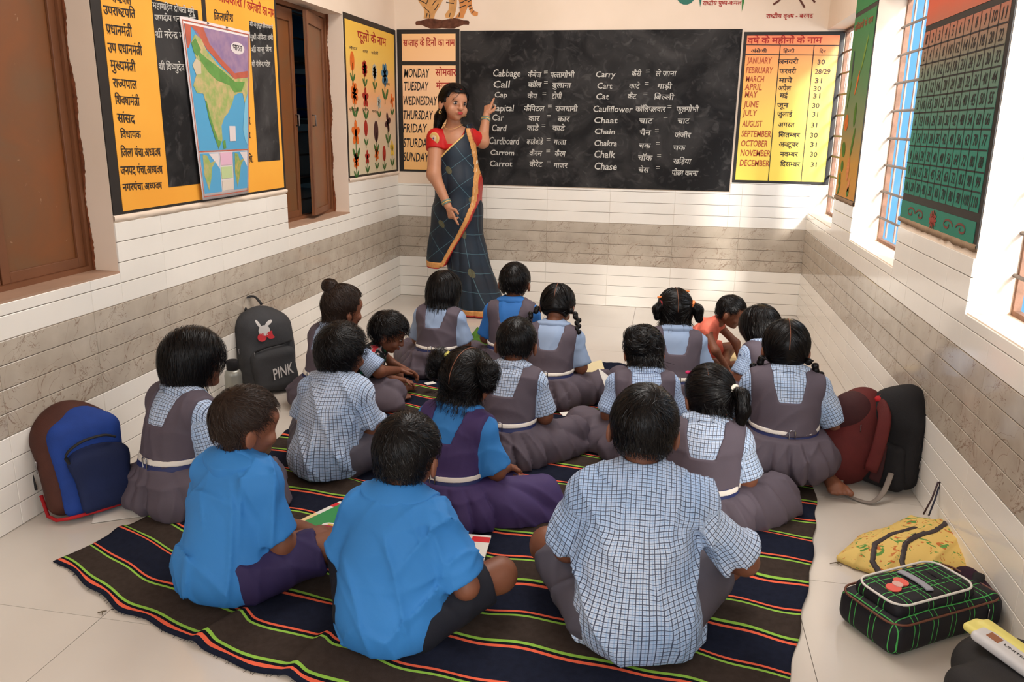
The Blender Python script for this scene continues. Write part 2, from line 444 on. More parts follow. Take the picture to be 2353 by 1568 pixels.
# floor: dark bed and 0.6 m tiles
floor = boxes('floor', [((XL-.15, -1.7, -.12), (XR+.15, YB+.15, -.004))], grout)
fm = {}
for ix in range(-2, 5):
    for iy in range(-6, 8):
        x0, x1 = -1.385+.6*ix, -1.385+.6*ix+.6; y0, y1 = 1.63+.59*iy, 1.63+.59*iy+.59
        x0, x1, y0, y1 = max(x0, XL), min(x1, XR), max(y0, -1.65), min(y1, YB)
        if x1-x0 < .02 or y1-y0 < .02: continue
        key = (round(x1-x0, 3), round(y1-y0, 3))
        if key not in fm:
            w, d = key; e = .0009; fm[key] = MB().box((e, e, -.012), (w-e, d-e, 0)).build('tile', floor_tile, floor).data; o = floor.children[-1] if False else [c for c in bpy.data.objects if c.data == fm[key]][0]
        else: o = link('tile', fm[key], floor)
        o.location = (x0, y0, 0)
# walls
T = .14
wall_back = boxes('wall_back', [((XL-.3, YB, -.1), (XR+.3, YB+T, H0))], plaster)
zS, zT = .715, 1.885
wall_left = boxes('wall_left', [((XLo, -1.7, -.1), (XL, YB, zS)), ((XLo, -1.7, zT), (XL, YB, H0)), ((XLo, -1.7, zS), (XL, 1.80, zT)),
    ((XLo, 2.63, zS), (XL, 4.01, zT)), ((XLo, 4.872, zS), (XL, YB, zT))], plaster)
wall_right = boxes('wall_right', [((XR, -1.7, -.1), (XRo, YB, zS)), ((XR, -1.7, zT), (XRo, YB, H0)), ((XR, 4.44, zS), (XRo, 4.955, zT)), ((XR, 2.69, zS), (XRo, 3.57, zT)),
    ((XR, .9, zS), (XRo, 1.83, zT)), ((XR, -1.7, zS), (XRo, .0, zT))], plaster)
ceiling = boxes('ceiling', [((XL-.3, -1.75, H0), (XR+.3, YB+.2, H0+.1)), ((XL-.6, -6.5, 2.75), (XR+1.2, -1.75, 2.85))], plaster_white)  # second box: unseen roof past the assumed doorway, added to block the sun
boxes('wall_sun_block', [((XL-.6, -6.6, -.1), (XR+1.2, -6.5, 2.85)), ((XR+1.1, -6.5, -.1), (XR+1.2, -2.2, 1.2))], plaster)  # unseen walls past the assumed doorway, added with that roof to keep sun out
wall_front = boxes('wall_front', [((XL-.3, -1.8, -.1), (-1.7, -1.7, H0)), ((1.0, -1.8, -.1), (XR+.3, -1.7, H0)), ((-1.7, -1.8, 2.35), (1.0, -1.7, H0))], plaster)  # unseen rear wall, its wide doorway assumed from the light behind the camera
# mortar skirts on the sills and pier ends (uneven plaster lip under the painted boards)
def lip(name, y0, y1, x, s, z, seed):
    r = random.Random(seed); n = 26; V = []; F = []
    for i in range(n+1):
        y = y0+(y1-y0)*i/n; d = .007+.006*r.random(); zl = z-.028+.008*r.random()
        V += [(x, y, z+.002), (x+s*d, y, z-.002), (x+s*d*.9, y, zl+.006), (x, y, zl)]
    for i in range(n):
        for j in range(3): a = i*4+j; F.append((a, a+1, a+5, a+4))
    o = mesh(name, V, F, [cement if s < 0 else plaster], None, True); o['kind'] = 'structure'; return o
lip('trim_1', 2.69, 3.57, XR, -1, .925, 1); lip('trim_2', 4.44, 4.955, XR, -1, .905, 2); lip('trim_3', 2.63, 4.01, XL, 1, .92, 3)
lip('trim_6', 4.872, YB, XL, 1, .925, 5)
boxes('trim_4', [((XLo, 1.80, zS-.01), (XL+.004, 2.63, zS+.004)), ((XLo, 4.01, zS-.01), (XL+.004, 4.872, zS+.004))], mat('sill_paint', srgb(176, 142, 118), .6, .4, .12, 8))
# wall tiles: every tile 0.4375 x 0.3 with three grooves
tcache = {}
def tile_mesh(w, rows):
    """tile in local x (length) / z (height), face towards -y"""
    b = MB(); e = .0011; d = .006; h = .075
    pts = [(0, 0)]
    z0 = 0.; e = .0004
    for k in range(int(math.ceil(rows-1e-6))):
        hh = min(h, rows*h-k*h); g0 = .0016 if k == 0 else .0013; g1 = .0013
        b.add([(e, 0, z0+k*h+g0), (w-e, 0, z0+k*h+g0), (w-e, -d+.0012, z0+k*h+g0), (e, -d+.0012, z0+k*h+g0),
               (e+.0012, -d, z0+k*h+g0+.0014), (w-e-.0012, -d, z0+k*h+g0+.0014),
               (w-e-.0012, -d, z0+k*h+hh-g1-.0014), (e+.0012, -d, z0+k*h+hh-g1-.0014), (w-e, -d+.0012, z0+k*h+hh-g1), (e, -d+.0012, z0+k*h+hh-g1), (e, 0, z0+k*h+hh-g1), (w-e, 0, z0+k*h+hh-g1)],
              [(0, 1, 2, 3), (3, 2, 5, 4), (4, 5, 6, 7), (7, 6, 8, 9), (9, 8, 11, 10), (0, 3, 9, 10), (1, 11, 8, 2), (3, 4, 7, 9), (2, 8, 6, 5)], 0)
    b.add([(e, -.0022, .001), (w-e, -.0022, .001), (w-e, -.0022, rows*h-.001), (e, -.0022, rows*h-.001)], [(0, 1, 2, 3)], 1)
    return b
def put_tile(wall, w, rows, grey, loc, rz):
    key = (round(w, 3), round(rows, 2), grey)
    if key not in tcache:
        o = tile_mesh(w, rows).build('tile', [grey_tile if grey else white_tile, grout], wall); tcache[key] = o.data
    else: o = link('tile', tcache[key], wall)
    o.location = loc; o.rotation_euler = (0, 0, rz)
def run(wall, a0, a1, j0, place, top, w=.4375):
    """tiles from a0 to a1 with joints at j0+k*w"""
    k = math.floor((a0-j0)/w+1e-6); 
    while j0+k*w < a1-1e-4:
        s, e = max(a0, j0+k*w), min(a1, j0+(k+1)*w); k += 1
        if e-s < .012: continue
        for r0, g in ((0, False), (.3, True), (.6, False)):
            rows = 4.
            if r0 > .5:
                for (t0, t1, rr) in top:
                    s2, e2 = max(s, t0), min(e, t1)
                    if e2-s2 > .012: place(s2, e2, r0, rr, g)
            else: place(s, e, r0, rows, g)
run(wall_back, XL, XR, -1.75, lambda s, e, z, rows, g: put_tile(wall_back, e-s, rows, g, (s, YB, z), 0), [(XL, .41, 3.2), (.41, XR, 4.1)], .4484)
run(wall_left, 1.0, YB-.006, 3.342, lambda s, e, z, rows, g: put_tile(wall_left, e-s, rows, g, (XL, s, z), math.pi/2),
    [(1., 1.80, 4), (1.80, 2.63, 1.5), (2.63, 4.01, 3.95), (4.01, 4.872, 1.5), (4.872, YB, 4.)])
run(wall_right, -YB+.006, -1.0, -5.53, lambda s, e, z, rows, g: put_tile(wall_right, e-s, rows, g, (XR, -s, z), -math.pi/2),
    [(-YB, -4.955, 1.5), (-4.955, -4.44, 3.8), (-4.44, -3.57, 1.5), (-3.57, -2.69, 3.8), (-2.69, -1.83, 1.5), (-1.83, -1., 3.8)])
# ---- right windows: rusty frame, flat uprights, round rods
rust = mat('rust_frame', srgb(140, 104, 84), .7, .3, .35, 25, bump=.3)
rod_m = mat('rod', srgb(96, 84, 78), .5, .5, .3, 30)
slat_m = mat('slat', srgb(178, 140, 128), .6, .3, .15, 20)
def right_window(name, y0, y1, xf):
    w = empty(name, (xf, y0, zS)); w['kind'] = 'structure'; L = y1-y0; hh = zT-zS
    MB().box((.008, 0, 0), (.03, .014, hh)).box((.008, L-.014, 0), (.03, L, hh)).box((.008, .014, 0), (.03, L-.014, .016)).box((.008, .014, hh-.016), (.03, L-.014, hh)).build('window_frame', rust, w)
    z = .837-zS
    while z < hh:
        MB().tube([(0, .0, z), (-.002, L*.4, z-.002), (0, L, z+.001)], .0065, 8).build('bar', rod_m, w, True); z += .1293
    y = L-.13
    while y > .05:
        MB().box((.012, y-.008, .03), (.018, y+.008, hh-.03)).build('upright', slat_m, w); y -= .155
    return w
right_window('window_3', 4.955, YB, 1.045); right_window('window_4', 3.57, 4.44, 1.055); right_window('window_5', 1.83, 2.69, 1.05); right_window('window_6', 0., .9, 1.05)  # the last one is unseen, added as an opening for light
moss = mat('moss', srgb(88, 120, 80), .9, .1, .4, 60)
# ---- left windows: brown painted steel shutters
def shutter_mat():
    m, nt, b = base('shutter_paint', .42); o = texco(nt)
    n = ramp(nt, noise(nt, o, 3.5, 6, .6), [(.32, srgb(132, 76, 36)), (.5, srgb(122, 76, 42)), (.68, srgb(114, 82, 54))])
    s = ramp(nt, noise(nt, o, 38, 6, .8), [(.70, (0, 0, 0, 1)), (.74, (1, 1, 1, 1))])
    nt.links.new(mixc(nt, mathn(nt, 'MULTIPLY', s, .5), n, srgb(196, 160, 130)), b.inputs['Base Color']); return m
shut = shutter_mat(); shut_edge = mat('shutter_stile', srgb(124, 76, 46), .45, .5, .2, 6)
def leaf(parent, hinge_y, free_y, ang=0.):
    """shutter leaf hinged at hinge_y, lying in the plane x=0 of the window"""
    w = abs(free_y-hinge_y); s = 1 if free_y > hinge_y else -1; h = zT-zS-.05
    b = MB(); y = lambda a: s*a
    def bx(a0, a1, z0, z1, x0, x1, m=0):
        b.box((x0, min(y(a0), y(a1)), z0), (x1, max(y(a0), y(a1)), z1), m)
    bx(0, w, 0, h, -.012, .0, 0)
    fw = .035
    for (a0, a1, z0, z1) in ((0, fw, 0, h), (w-fw, w, 0, h), (fw, w-fw, 0, fw), (fw, w-fw, h-fw-.03, h)): bx(a0, a1, z0, z1, 0, .010, 1)
    o = b.build('shutter', [shut, shut_edge], parent, bevel=.0015); o.location = (0, hinge_y, .022); o.rotation_euler = (0, 0, ang)
    k = MB().tube([(.012, y(w-.02), h*.45), (.03, y(w-.02), h*.45), (.03, y(w-.02), h*.45+.06), (.012, y(w-.02), h*.45+.06)], .004, 6).build('handle', rod_m, o, True)
    return o
def left_window(name, y0, y1, angs):
    w = empty(name, (XL-.125, y0, zS)); w['kind'] = 'structure'; L = y1-y0; hh = zT-zS
    MB().box((-.02, 0, 0), (.022, .022, hh)).box((-.02, L-.022, 0), (.022, L, hh)).box((-.02, .022, 0), (.022, L-.022, .022)).box((-.02, .022, hh-.022), (.022, L-.022, hh)).build('window_frame', shut_edge, w)
    m = (L)/2
    leaf(w, .022, m-.004, angs[0]); leaf(w, L-.022, m+.004, angs[1])
    z = .1
    while z < hh: MB().tube([(-.05, 0, z), (-.05, L, z)], .0065, 6).build('bar', rod_m, w, True); z += .13
    return w
left_window('window_1', 1.80, 2.63, (0, 0)); left_window('window_2', 4.01, 4.872, (0, math.radians(11)))
# broken plaster edge beside the shutters
def ragged(name, y, z0, z1, seed, wid=.016):
    r = random.Random(seed); n = 120; V = []; F = []
    for i in range(n+1):
        z = z0+(z1-z0)*i/n; a = wid*(.45+.35*math.sin(z*7+seed)*math.sin(z*17+1)+.22*r.random()); b = .004+.006*r.random()
        V += [(XL-.105, y, z), (XL-.105+a, y-b*.6, z), (XL-.105+a*1.3, y, z)]
    for i in range(n):
        for j in range(2): q = i*3+j; F.append((q, q+1, q+4, q+3))
    o = mesh(name, V, F, [mat('broken_edge', srgb(128, 72, 44), .8, .2, .5, 40)], None, True); o['kind'] = 'structure'
ragged('trim_7', 2.629, zS, zT, 1, .017); ragged('trim_8', 4.871, zS, zT, 2, .017)
# neighbouring store seen through the gap of the left window
b = MB(); b.box((-3.3, 1.5, -.1), (-3.25, 6.2, 2.6)).box((-3.3, 1.45, -.1), (-2.13, 1.5, 2.6)).box((-3.3, 6.2, -.1), (-2.13, 6.25, 2.6)).box((-3.3, 1.45, 2.6), (-2.13, 6.25, 2.65)).box((-3.3, 1.45, -.15), (-2.13, 6.25, -.1))
tag(b.build('trim_9', mat('store_wall', srgb(170, 172, 168), .8)), kind='structure')
st = empty('storage_rack', (-2.7, 5.0, -.1), label='blue drums on a dark rack seen through the ajar brown shutter', cat='rack')
for z in (.55, .95, 1.35, 1.75): MB().box((-.25, -.8, z), (.2, 1.0, z+.03)).build('shelf', mat('rack_dark', srgb(30, 32, 38), .6), st)
for z, c in ((.59, srgb(190, 190, 188)), (.99, srgb(150, 160, 165)), (1.39, srgb(20, 60, 140)), (1.79, srgb(60, 140, 180))):
    for y in (-.55, -.15, .25, .65): MB().tube([(0, y, z), (0, y, z+.02), (0, y, z+.27), (0, y, z+.30)], [.15, .17, .17, .12], 16).build('drum', mat('drum%.2f' % z, c, .4), st, True)
# ---------------------------------------------------------------- painted boards
EPS = .0015
WALLS = {'B': lambda u, v, e=0.: (u, YB-e, v), 'L': lambda u, v, e=0.: (XL+e, u, v), 'R': lambda u, v, e=0.: (XR-e, -u, v)}
def flat(name, wall, polys, mats, parent=None, lift=.002, th=.0012, mi=None):
    """flat painted shapes on a wall: every polygon gets a thin edge"""
    W = WALLS[wall]; V = []; F = []; M = []
    for k, p in enumerate(polys):
        n = len(V); c = len(p); V += [W(u, v, lift) for u, v in p]; F.append(tuple(range(n, n+c))); M.append(mi[k] if mi else 0)
    o = mesh(name, V, F, mats, parent, False, M); return o
def rect(u0, v0, u1, v1): return [(u0, v0), (u1, v0), (u1, v1), (u0, v1)]
def panel(name, wall, u0, v0, u1, v1, th, m, parent):
    W = WALLS[wall]; a = W(u0, v0, 0); b = W(u1, v1, th); lo = [min(a[i], b[i]) for i in range(3)]; hi = [max(a[i], b[i]) for i in range(3)]
    return MB().box(lo, hi).build(name, m, parent)
def gradient(name, axis, stops, z0, z1, rough=.6, extra=None):
    m, nt, b = base(name, rough); x = sepxyz(nt, nt.nodes.new('ShaderNodeNewGeometry').outputs['Position'])[axis]
    n = mathn(nt, 'MULTIPLY', mathn(nt, 'SUBTRACT', noise(nt, texco(nt), 3, 4), .5), .12)
    f = mathn(nt, 'ADD', mathn(nt, 'DIVIDE', mathn(nt, 'SUBTRACT', x, z0), z1-z0), n)
    nt.links.new(ramp(nt, f, stops), b.inputs['Base Color']); return m
black = mat('black_paint', srgb(38, 33, 30), .5, .4, .2, 14); red_p = mat('red_paint', srgb(170, 28, 22), .6); ink = mat('ink', srgb(26, 22, 24), .6)
month_p = mat('month_paint', srgb(176, 74, 40), .6); chalk = mat('chalk', srgb(196, 192, 184), .9); small_ink = mat('thin_ink', srgb(110, 88, 62), .7)
def slate_mat():
    m, nt, b = base('slate', .75, .2); o = texco(nt)
    n1 = noise(nt, o, 2.6, 8, 1.2); n2 = noise(nt, o, 11, 8, 2.)
    a = ramp(nt, n1, [(.42, (0, 0, 0, 1)), (.75, (.55, .55, .55, 1))]); c = ramp(nt, n2, [(.55, (0, 0, 0, 1)), (.8, (.5, .5, .5, 1))])
    f = mathn(nt, 'MULTIPLY', mathn(nt, 'ADD', a, c), .32)
    sp = ramp(nt, noise(nt, o, 60, 2), [(.79, (0, 0, 0, 1)), (.81, (1, 1, 1, 1))])
    f = mathn(nt, 'ADD', f, mathn(nt, 'MULTIPLY', sp, .35))
    nt.links.new(mixc(nt, f, srgb(26, 25, 26), srgb(150, 146, 144)), b.inputs['Base Color']); return m
slate = slate_mat()
# ---- lettering
GL = {}
def glyph(ch):
    if ch in GL: return GL[ch]
    def get(s):
        c = bpy.data.curves.new('g', 'FONT'); c.body = s; c.size = 1.; c.resolution_u = 2; c.offset = .012; o = bpy.data.objects.new('g', c); COL.objects.link(o)
        dg = bpy.context.evaluated_depsgraph_get(); me = bpy.data.meshes.new_from_object(o.evaluated_get(dg))
        V = [(v.co.x, v.co.y) for v in me.vertices]; F = [tuple(p.vertices) for p in me.polygons]
        bpy.data.meshes.remove(me); bpy.data.objects.remove(o); bpy.data.curves.remove(c); return V, F
    V, F = get(ch); V2, _ = get(ch+'|'); Vb, _ = get('|')
    adv = max(v[0] for v in V2)-max(v[0] for v in Vb) if V2 else .3
    if ch == '\u093f': adv = max(v[0] for v in V if v[1] < .3)+.03
    GL[ch] = (V, F, adv); return GL[ch]
def layout(s):
    """glyph run with the vowel sign i moved in front, half letters, subscript and superscript r"""
    CONS = set(chr(c) for c in range(0x915, 0x93a)) | set('\u0958\u0959\u095a\u095b\u095c\u095d'); out = []; i = 0; HAL = '\u094d'; RA = '\u0930'; NUK = '\u093c'
    toks = []
    while i < len(s):
        if s[i] in CONS:
            cl = [s[i]]; i += 1
            if i < len(s) and s[i] == NUK: cl[-1] += NUK; i += 1
            while i+1 < len(s) and s[i] == HAL and s[i+1] in CONS: cl.append(s[i+1]); i += 2
            marks = ''
            while i < len(s) and 0x93a <= ord(s[i]) <= 0x94c or i < len(s) and s[i] in '\u0902\u0901': marks += s[i]; i += 1
            repha = len(cl) > 1 and cl[0] == RA
            if repha: cl = cl[1:]
            rak = len(cl) > 1 and cl[-1] == RA
            if rak: cl = cl[:-1]
            if '\u093f' in marks: out.append(('g', '\u093f')); marks = marks.replace('\u093f', '')
            for c in cl[:-1]: out.append(('h', c))
            for c in cl[-1]: out.append(('g', c))
            if rak: out.append(('rk', ''))
            for m in marks: out.append(('g', m))
            if repha: out.append(('g', '\u0947'))
        else: out.append(('g', s[i])); i += 1
    return out
def text_geo(s, jit=0., seed=0):
    V = []; F = []; x = 0.; r = random.Random(seed)
    for k, ch in layout(s):
        if ch == ' ': x += .26; continue
        if k == 'rk':
            n = len(V); V += [(x-.44, .04), (x-.40, -.03), (x-.13, .24), (x-.13, .33)]; F.append((n, n+1, n+2, n+3)); continue
        gv, gf, adv = glyph(ch); n = len(V)
        if k == 'h':
            cut = adv*.62; keep = [f for f in gf if sum(gv[i][0] for i in f)/len(f) < cut]
            V += [(min(a, cut*1.12)+x, b) for a, b in gv]; F += [tuple(i+n for i in f) for f in keep]; x += cut; continue
        dy = r.uniform(-jit, jit); sc = 1+r.uniform(-jit, jit)
        V += [(a+x, b*sc+dy) for a, b in gv]; F += [tuple(i+n for i in f) for f in gf]; x += adv
    return V, F, x
HH = {}
def txt(wall, s, u0, u1, v0, h, v1=None, seed=0, lift=.003, shear=.0, bold=1.):
    V, F, w = text_geo(s, .012, seed)
    ref = 'प' if any(ord(c) > 0x900 for c in s) else 'H'
    if ref not in HH: HH[ref] = max(b for a, b in glyph(ref)[0])
    if s in '=-': ref = 'H'; 
    xs = [a for a, b in V]; lo, hi = min(xs), max(xs); W = WALLS[wall]; sc = h/HH[ref] if s not in '=-' else (u1-u0)/(hi-lo)
    zz = 0. if s not in '=-' else 0.
    out = []
    for a, b in V:
        t = (a-lo)/(hi-lo); u = u0+(u1-u0)*t+shear*b*sc; v = v0+b*sc+((v1-v0)*t if v1 is not None else 0)
        out.append(W(u, v, lift))
    return out, F
def lettering(name, items, m, parent):
    V = []; F = []
    for k, it in enumerate(items):
        v, f = txt(*it[:-1], **it[-1]) if isinstance(it[-1], dict) else txt(*it); n = len(V); V += v; F += [tuple(i+n for i in q) for q in f]
    o = mesh(name, V, F, m, parent); o['kind'] = 'stuff'; return o
def lines(name, wall, segs, wd, m, parent, lift=.0028, wob=0., seed=0):
    P = []; r = random.Random(seed)
    for (a, b) in segs:
        a = Vector(a); b = Vector(b); t = (b-a).normalized(); n = Vector((-t.y, t.x))*wd/2; k = 5 if wob else 1; pts = [a+(b-a)*i/k+n.normalized()*r.uniform(-wob, wob) for i in range(k+1)]
        for p, q in zip(pts, pts[1:]): P.append([tuple(p-n), tuple(q-n), tuple(q+n), tuple(p+n)])
    o = flat(name, wall, P, m, parent, lift); o['kind'] = 'stuff'; return o
# ---- the boards
def items(tags, cond=lambda t: True, **kw):
    out = []
    for i, t in enumerate(TXT):
        if t[0] in tags and cond(t):
            wall = 'L' if t[0].endswith('L') else 'B'
            out.append((wall, t[1], t[2], t[3], t[4], t[5], dict(v1=t[6] if wall == 'L' else None, seed=i, **kw)))
    return out
# blackboard
bbd = empty('blackboard', (-.55, YB, .84), label='wide blackboard with chalk word list in English and Hindi', cat='blackboard')
bbd.location = (0, 0, 0)
panel('slate_panel', 'B', -1.492, .845, .405, 1.893, .006, slate, bbd)
lettering('lettering', items('c', lambda t: t[1] not in '=-', shear=.12, lift=.0075), chalk, bbd)
eq = []
for t in TXT:
    if t[0] == 'c' and t[1] in '=-':
        u, v = t[2], t[4]+.038
        eq.append(((u, v), (u+.026, v+.001)))
        if t[1] == '=': eq.append(((u, v-.012), (u+.026, v-.011)))
lines('chalk_mark', 'B', eq, .0035, chalk, bbd, .0075)
smear = mat('chalk_dust', srgb(92, 90, 90), .9, .1, .5, 30)
# weekday chart
peach = gradient('peach_paint', 2, [(0, srgb(250, 190, 110)), (.6, srgb(250, 205, 160)), (1, srgb(252, 200, 140))], .9, 1.9)
wk = empty('weekday_chart', label='narrow orange chart of weekday names left of the blackboard', cat='chart')
panel('border', 'B', -1.955, .925, -1.50, 1.905, .004, black, wk)
panel('painted_panel', 'B', -1.92, .94, -1.528, 1.664, .0055, peach, wk); panel('painted_panel', 'B', -1.92, 1.692, -1.528, 1.875, .0055, peach, wk)
isday = lambda t: t[2] < -1.49
lettering('lettering', items('k', isday, shear=.1, lift=.0068), ink, wk); lettering('lettering', items('r', isday, lift=.0068), red_p, wk)['label'] = 'red lettering'
# months chart
yel = gradient('month_board', 2, [(0, srgb(252, 222, 90)), (.45, srgb(250, 208, 96)), (.75, srgb(250, 176, 96)), (1, srgb(246, 132, 96))], .9, 1.88)
mo = empty('months_chart', label='yellow and orange chart of month names right of the blackboard', cat='chart')
panel('border', 'B', .418, .905, 1.045, 1.875, .004, black, mo); panel('painted_panel', 'B', .438, .925, 1.015, 1.852, .0055, yel, mo)
ismo = lambda t: t[2] > .42 and t[4] < 1.9
lettering('lettering', items('k', ismo, lift=.0068), ink, mo); lettering('lettering', items('m', ismo, lift=.0068, shear=.06), month_p, mo)['label'] = 'rust lettering'; lettering('lettering', items('r', ismo, lift=.0068), red_p, mo)['label'] = 'red lettering'
lines('rule', 'B', [((.438, 1.795), (1.015, 1.79)), ((.438, 1.735), (1.015, 1.73)), ((.652, 1.793), (.655, .925)), ((.862, 1.79), (.868, .925))], .005, ink, mo, .0068)
# the mural over the blackboard
cream_t = mat('tiger_cream', srgb(228, 170, 105), .7, .3, .3, 12); tan_t = mat('tiger_tan', srgb(222, 148, 84), .7, .3, .15, 9)
tg = empty('tiger_mural', label='painted striped tiger legs on the wall above the weekday chart', cat='mural')
def bpx(x, y):  # (x, y) of the crop's drawing to wall metres: 1 unit = 1 mm from (-1.944, 1.90)
    return (-1.944+x/1000., 1.90+y/1000.)
def poly(P): return [bpx(*p) for p in P]
mud = [poly([(95, 75), (150, 50), (260, 40), (400, 44), (520, 62), (560, 84), (500, 104), (400, 122), (250, 118), (150, 104)])]
mud = [[(-1.944+(125+ (390)*(.5-.5*math.cos(a)) )/1000., 1.944+ (.032+.006*math.sin(3*a))*math.sin(a)+.006*math.sin(7*a)) for a in [2*math.pi*i/28 for i in range(28)]]]
flat('mud', 'B', mud, mat('mud', srgb(112, 70, 52), .8, .2, .5, 30), tg, .0015)
legs = [poly([(185, 75), (262, 74), (270, 108), (300, 150), (330, 200), (350, 260), (350, 330), (120, 330), (128, 250), (150, 190), (188, 140), (192, 110)]),
        poly([(345, 80), (395, 72), (412, 100), (424, 150), (428, 220), (430, 330), (330, 330), (348, 240), (372, 180), (366, 130), (340, 100)]),
        poly([(412, 78), (470, 74), (486, 110), (508, 160), (512, 240), (505, 330), (420, 330), (430, 230), (444, 170), (446, 120)])]
flat('leg', 'B', legs, [cream_t, tan_t], tg, .0022, mi=[0, 0, 1])
tail = [poly([(505, 330), (503, 200), (512, 130), (530, 100), (552, 88), (574, 92), (576, 112), (560, 118), (544, 124), (534, 150), (530, 220), (530, 330)])]
flat('tail', 'B', tail, tan_t, tg, .0024)
st_ = []
for (x, y, dx, dy) in [(150, 200, 60, -30), (160, 235, 60, -40), (140, 270, 70, -40), (250, 160, 40, 50), (240, 200, 60, 50), (260, 240, 60, 40), (265, 130, 30, 40), (350, 180, 55, -10), (352, 210, 60, -20), (348, 240, 70, -20), (440, 140, 50, 20), (445, 170, 55, 25), (440, 200, 60, 20), (436, 235, 60, 15), (504, 150, 24, 10), (504, 180, 24, 12), (505, 210, 24, 10), (515, 128, 22, 14), (530, 105, 16, 18), (190, 150, 40, -35), (205, 80, 8, 30), (228, 78, 4, 30), (372, 84, 6, 26), (440, 84, 6, 26), (205, 170, 34, 60)]:
    st_.append((bpx(x, y), bpx(x+dx, y+dy)))
lines('stripe', 'B', st_, .0055, black, tg, .003, .002, 3)
lo = empty('lotus_mural', label='green painted lotus leaf edges and red caption above the blackboard', cat='mural')
gr = mat('leaf_green', srgb(52, 132, 60), .6, .3, .3, 10); gr2 = mat('leaf_teal', srgb(30, 110, 92), .6)
def ell(cx, cy, a, b, n=18, rot=0., ph=0.):
    return [(cx+a*math.cos(t)*math.cos(rot)-b*math.sin(t)*math.sin(rot), cy+a*math.cos(t)*math.sin(rot)+b*math.sin(t)*math.cos(rot)) for t in [2*math.pi*i/n+ph for i in range(n)]]
flat('leaf', 'B', [ell(-.28, 2.18, .17, .10), ell(.03, 2.13, .07, .085), [(.115, 2.08), (.125, 2.03), (.15, 2.2), (.135, 2.3), (.12, 2.2)], [(.392, 2.0), (.40, 2.05), (.42, 2.3), (.40, 2.3), (.385, 2.1)]], [gr, gr2], lo, .002, mi=[0, 1, 1, 0])
lettering('lettering', items('r', lambda t: t[4] > 1.9 and t[2] < .5), red_p, lo)
tr = empty('tree_mural', label='painted brown tree roots and red caption above the months chart', cat='mural')
lines('root', 'B', [((.66, 2.12), (.62, 2.065)), ((.62, 2.065), (.585, 2.04)), ((.72, 2.14), (.745, 2.07)), ((.745, 2.07), (.78, 2.02)), ((.78, 2.12), (.84, 2.05)), ((.70, 2.3), (.70, 2.12)), ((.66, 2.12), (.70, 2.2)), ((.78, 2.12), (.72, 2.2))], .012, mat('root_brown', srgb(96, 52, 40), .7), tr)
lettering('lettering', items('r', lambda t: t[4] > 1.9 and t[2] > .5), red_p, tr)
# ---- left wall: big yellow roster board with two slates, the map in front of it
ryel = mat('roster_yellow', srgb(250, 178, 66), .6, .3, 0, 2.5, srgb(246, 168, 58))
ro = empty('roster_board', label='large yellow board of office titles in Hindi between the brown shutters', cat='chart')
panel('border', 'L', 2.632, .922, 4.008, 1.99, .004, black, ro); panel('painted_panel', 'L', 2.685, .932, 3.985, 1.99, .0055, ryel, ro)
panel('slate_panel', 'L', 2.978, 1.0, 3.29, 1.70, .007, slate, ro); panel('slate_panel', 'L', 3.722, 1.072, 3.955, 1.712, .007, slate, ro)
panel('divider', 'L', 3.325, .93, 3.355, 1.99, .007, black, ro)
lettering('lettering', items(('kL',), lift=.0068, bold=1), ink, ro)
isf = lambda t: t[2] < 4.5
lettering('lettering', items(('cL',), lift=.0082), chalk, ro)['label'] = 'white chalk lettering'; lettering('lettering', items(('rL',), isf, lift=.0068), red_p, ro)['label'] = 'red lettering'
# flower chart
fyel = gradient('flower_board', 2, [(0, srgb(214, 200, 166)), (.35, srgb(216, 190, 160)), (.55, srgb(240, 176, 122)), (.78, srgb(240, 196, 90)), (1, srgb(240, 190, 70))], .92, 1.88)
fl_ = empty('flower_chart', label='yellow to cream chart of painted flowers in the left rear corner', cat='chart')
panel('border', 'L', 4.878, .925, YB-.001, 1.90, .004, black, fl_); panel('painted_panel', 'L', 4.895, .94, 5.79, 1.865, .0055, fyel, fl_)
lettering('lettering', items(('rL',), lambda t: t[2] > 4.5, lift=.0068), red_p, fl_)['label'] = 'red lettering'; lettering('lettering', items(('sL',), lift=.0068), small_ink, fl_)
def fcol(n, c): return mat(n, c, .6, .3, .25, 60)
fm_ = [fcol('petal_orange', srgb(232, 112, 38)), fcol('petal_red', srgb(176, 40, 30)), fcol('petal_blue', srgb(74, 128, 158)), fcol('petal_white', srgb(196, 196, 180)), fcol('petal_dark', srgb(70, 34, 40)), fcol('stem_green', srgb(64, 110, 52)), fcol('petal_yellow', srgb(238, 200, 80))]
def flower(cx, cy, kind, c, s=1.):
    """kind: petals n>0 star flower, 0 round bud"""
    P = []; M = []
    P.append([(cx-.004*s, cy), (cx-.008*s, cy-.13*s), (cx-.002*s, cy-.13*s), (cx+.004*s, cy)]); M.append(5)
    for sg in (-1, 1): P.append(ell(cx+sg*.022*s, cy-.085*s, .03*s, .011*s, 10, sg*.9)); M.append(5)
    if kind == 0: P.append(ell(cx, cy+.01, .036*s, .058*s)); M.append(c)
    else:
        for i in range(kind):
            a = 2*math.pi*i/kind+.3; P.append(ell(cx+.024*s*math.cos(a), cy+.03*s*math.sin(a), .024*s, .016*s, 10, a)); M.append(c)
        P.append(ell(cx, cy, .013*s, .016*s, 10)); M.append(4 if c != 3 else 6)
    return P, M
